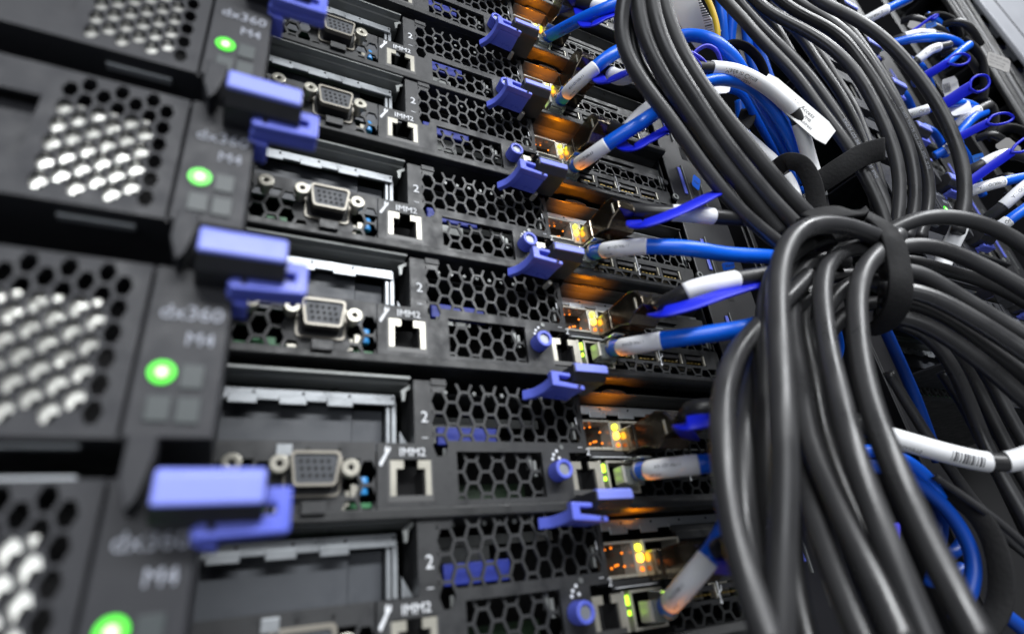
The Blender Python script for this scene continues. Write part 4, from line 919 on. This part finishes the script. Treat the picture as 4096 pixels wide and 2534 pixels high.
# vertical run of thin cables at the far right
VN = ['thin cable nearest the blue pull tabs', 'second thin cable', 'third thin cable', 'middle thin cable', 'fifth thin cable', 'sixth thin cable', 'thin cable nearest the grey cabinet panel']
for k in range(7):
    x0 = 2258 + k * 7.5
    plain('vertical_cable', [(x0 - 52, -80, 560), (x0 + (k % 3) * 2, 0, 552), (x0 + 62, 96, 540), (x0 + 128 - (k % 2) * 3, 205, 525), (x0 + 250, 405, 500)], 2.6, mat('cable_silver', (.14, .14, .145), .35) if k in (1, 4) else CABLE, VN[k] + ' of the slanting run at the top right', 'cable', 'thin cables in a straight run at the top right', seed=90 + k)
# small stickers and white clips among the second column's cables
ST = 'small blue stickers of the second rack column'
for q, lb in (([(2208, 58, 418), (2232, 50, 418), (2236, 62, 418), (2212, 70, 418)], 'small blue sticker under the topmost sleeve of the second column'), ([(2262, 262, 402), (2284, 256, 402), (2288, 272, 402), (2266, 280, 402)], 'small blue sticker left of the pale tag'),
              ([(2318, 372, 372), (2345, 364, 372), (2350, 382, 372), (2322, 390, 372)], 'small blue sticker above the printed sleeve'), ([(2295, 300, 405), (2315, 294, 405), (2318, 308, 405), (2298, 314, 405)], 'small blue sticker behind the bending blue cable')):
    card(lb, q, mat('sticker_blue', (.01, .10, .42), .4), [('inside', 2.2, .15, .5)], 'sticker', group=ST)
for k, (x, y, d) in enumerate(((2210, 35, 440), (2168, 140, 430), (2232, 240, 420), (2128, 205, 430), (2262, 330, 410), (2290, 392, 398), (2200, 300, 415))):
    plain('blue_cable', [(x, y, d), (x + 26, y + 14, d - 2), (x + 44, y + 40, d), (x + 56, y + 74, d + 4)], 2.7, ETH, ['dim blue cable under the topmost sleeve of the second column', 'dim blue cable under the grey card tag', 'dim blue cable left of the pale tag', 'dim blue cable beside the outermost black arch', 'dim blue cable below the oval pull tab', 'dim blue cable by the lit green lamp', 'dim blue cable between two server latches'][k], 'cable', 'dim blue cables deep in the second rack column', seed=k + 200)
for k, (x, y, d) in enumerate(((2186, 70, 436), (2150, 52, 440), (2250, 60, 432), (2246, 130, 424), (2330, 330, 400), (2372, 430, 372), (2400, 470, 366))):
    plain('black_cable', [(x, y, d), (x + 34, y - 8, d - 6), (x + 66, y + 8, d - 6), (x + 92, y + 46, d + 2)], 2.7, CABLE, ['thin black cable under the topmost sleeve of the second column', 'thin black cable left of the first round tie', 'thin black cable inside the first round tie', 'thin black cable behind the steep blue cable', 'thin black cable left of the grey card with an eyelet', 'thin black cable under the long pull tab', 'thin black cable above the lowest blue cable'][k], 'cable', 'thin black cables of the second rack column', seed=k + 300)

# dim cables in the dark hollow at the lower right
def C6(L, d): return [(1632.5 + .5796 * a, 954.6 + .5796 * b, d - i * 3) for i, (a, b) in enumerate(L)]
for k, (L, d, r, m_, lb) in enumerate((([(840, -120), (930, 30), (1010, 160), (1100, 290), (1190, 410), (1330, 560), (1500, 700)], 236, 2.2, CABLEG, 'dim grey cable slanting under the white barcode sleeve'),
        ([(1060, -120), (1150, 20), (1250, 220), (1330, 380), (1420, 560)], 240, 2.3, CABLE, 'dim black cable crossing behind the white barcode sleeve'),
        ([(1180, -100), (1280, 20), (1360, 160), (1460, 330)], 244, 2.4, CABLE, 'dim black cable nearest the right edge below the arches'),
        ([(1160, 560), (1110, 625), (1040, 640)], 206, 2.2, ETH_SHADE, 'short blue cable crossing inside the fabric ring'),
        ([(1150, 690), (1090, 730), (1030, 735)], 206, 2.4, ETH_SHADE, 'lower short blue cable crossing inside the fabric ring'))):
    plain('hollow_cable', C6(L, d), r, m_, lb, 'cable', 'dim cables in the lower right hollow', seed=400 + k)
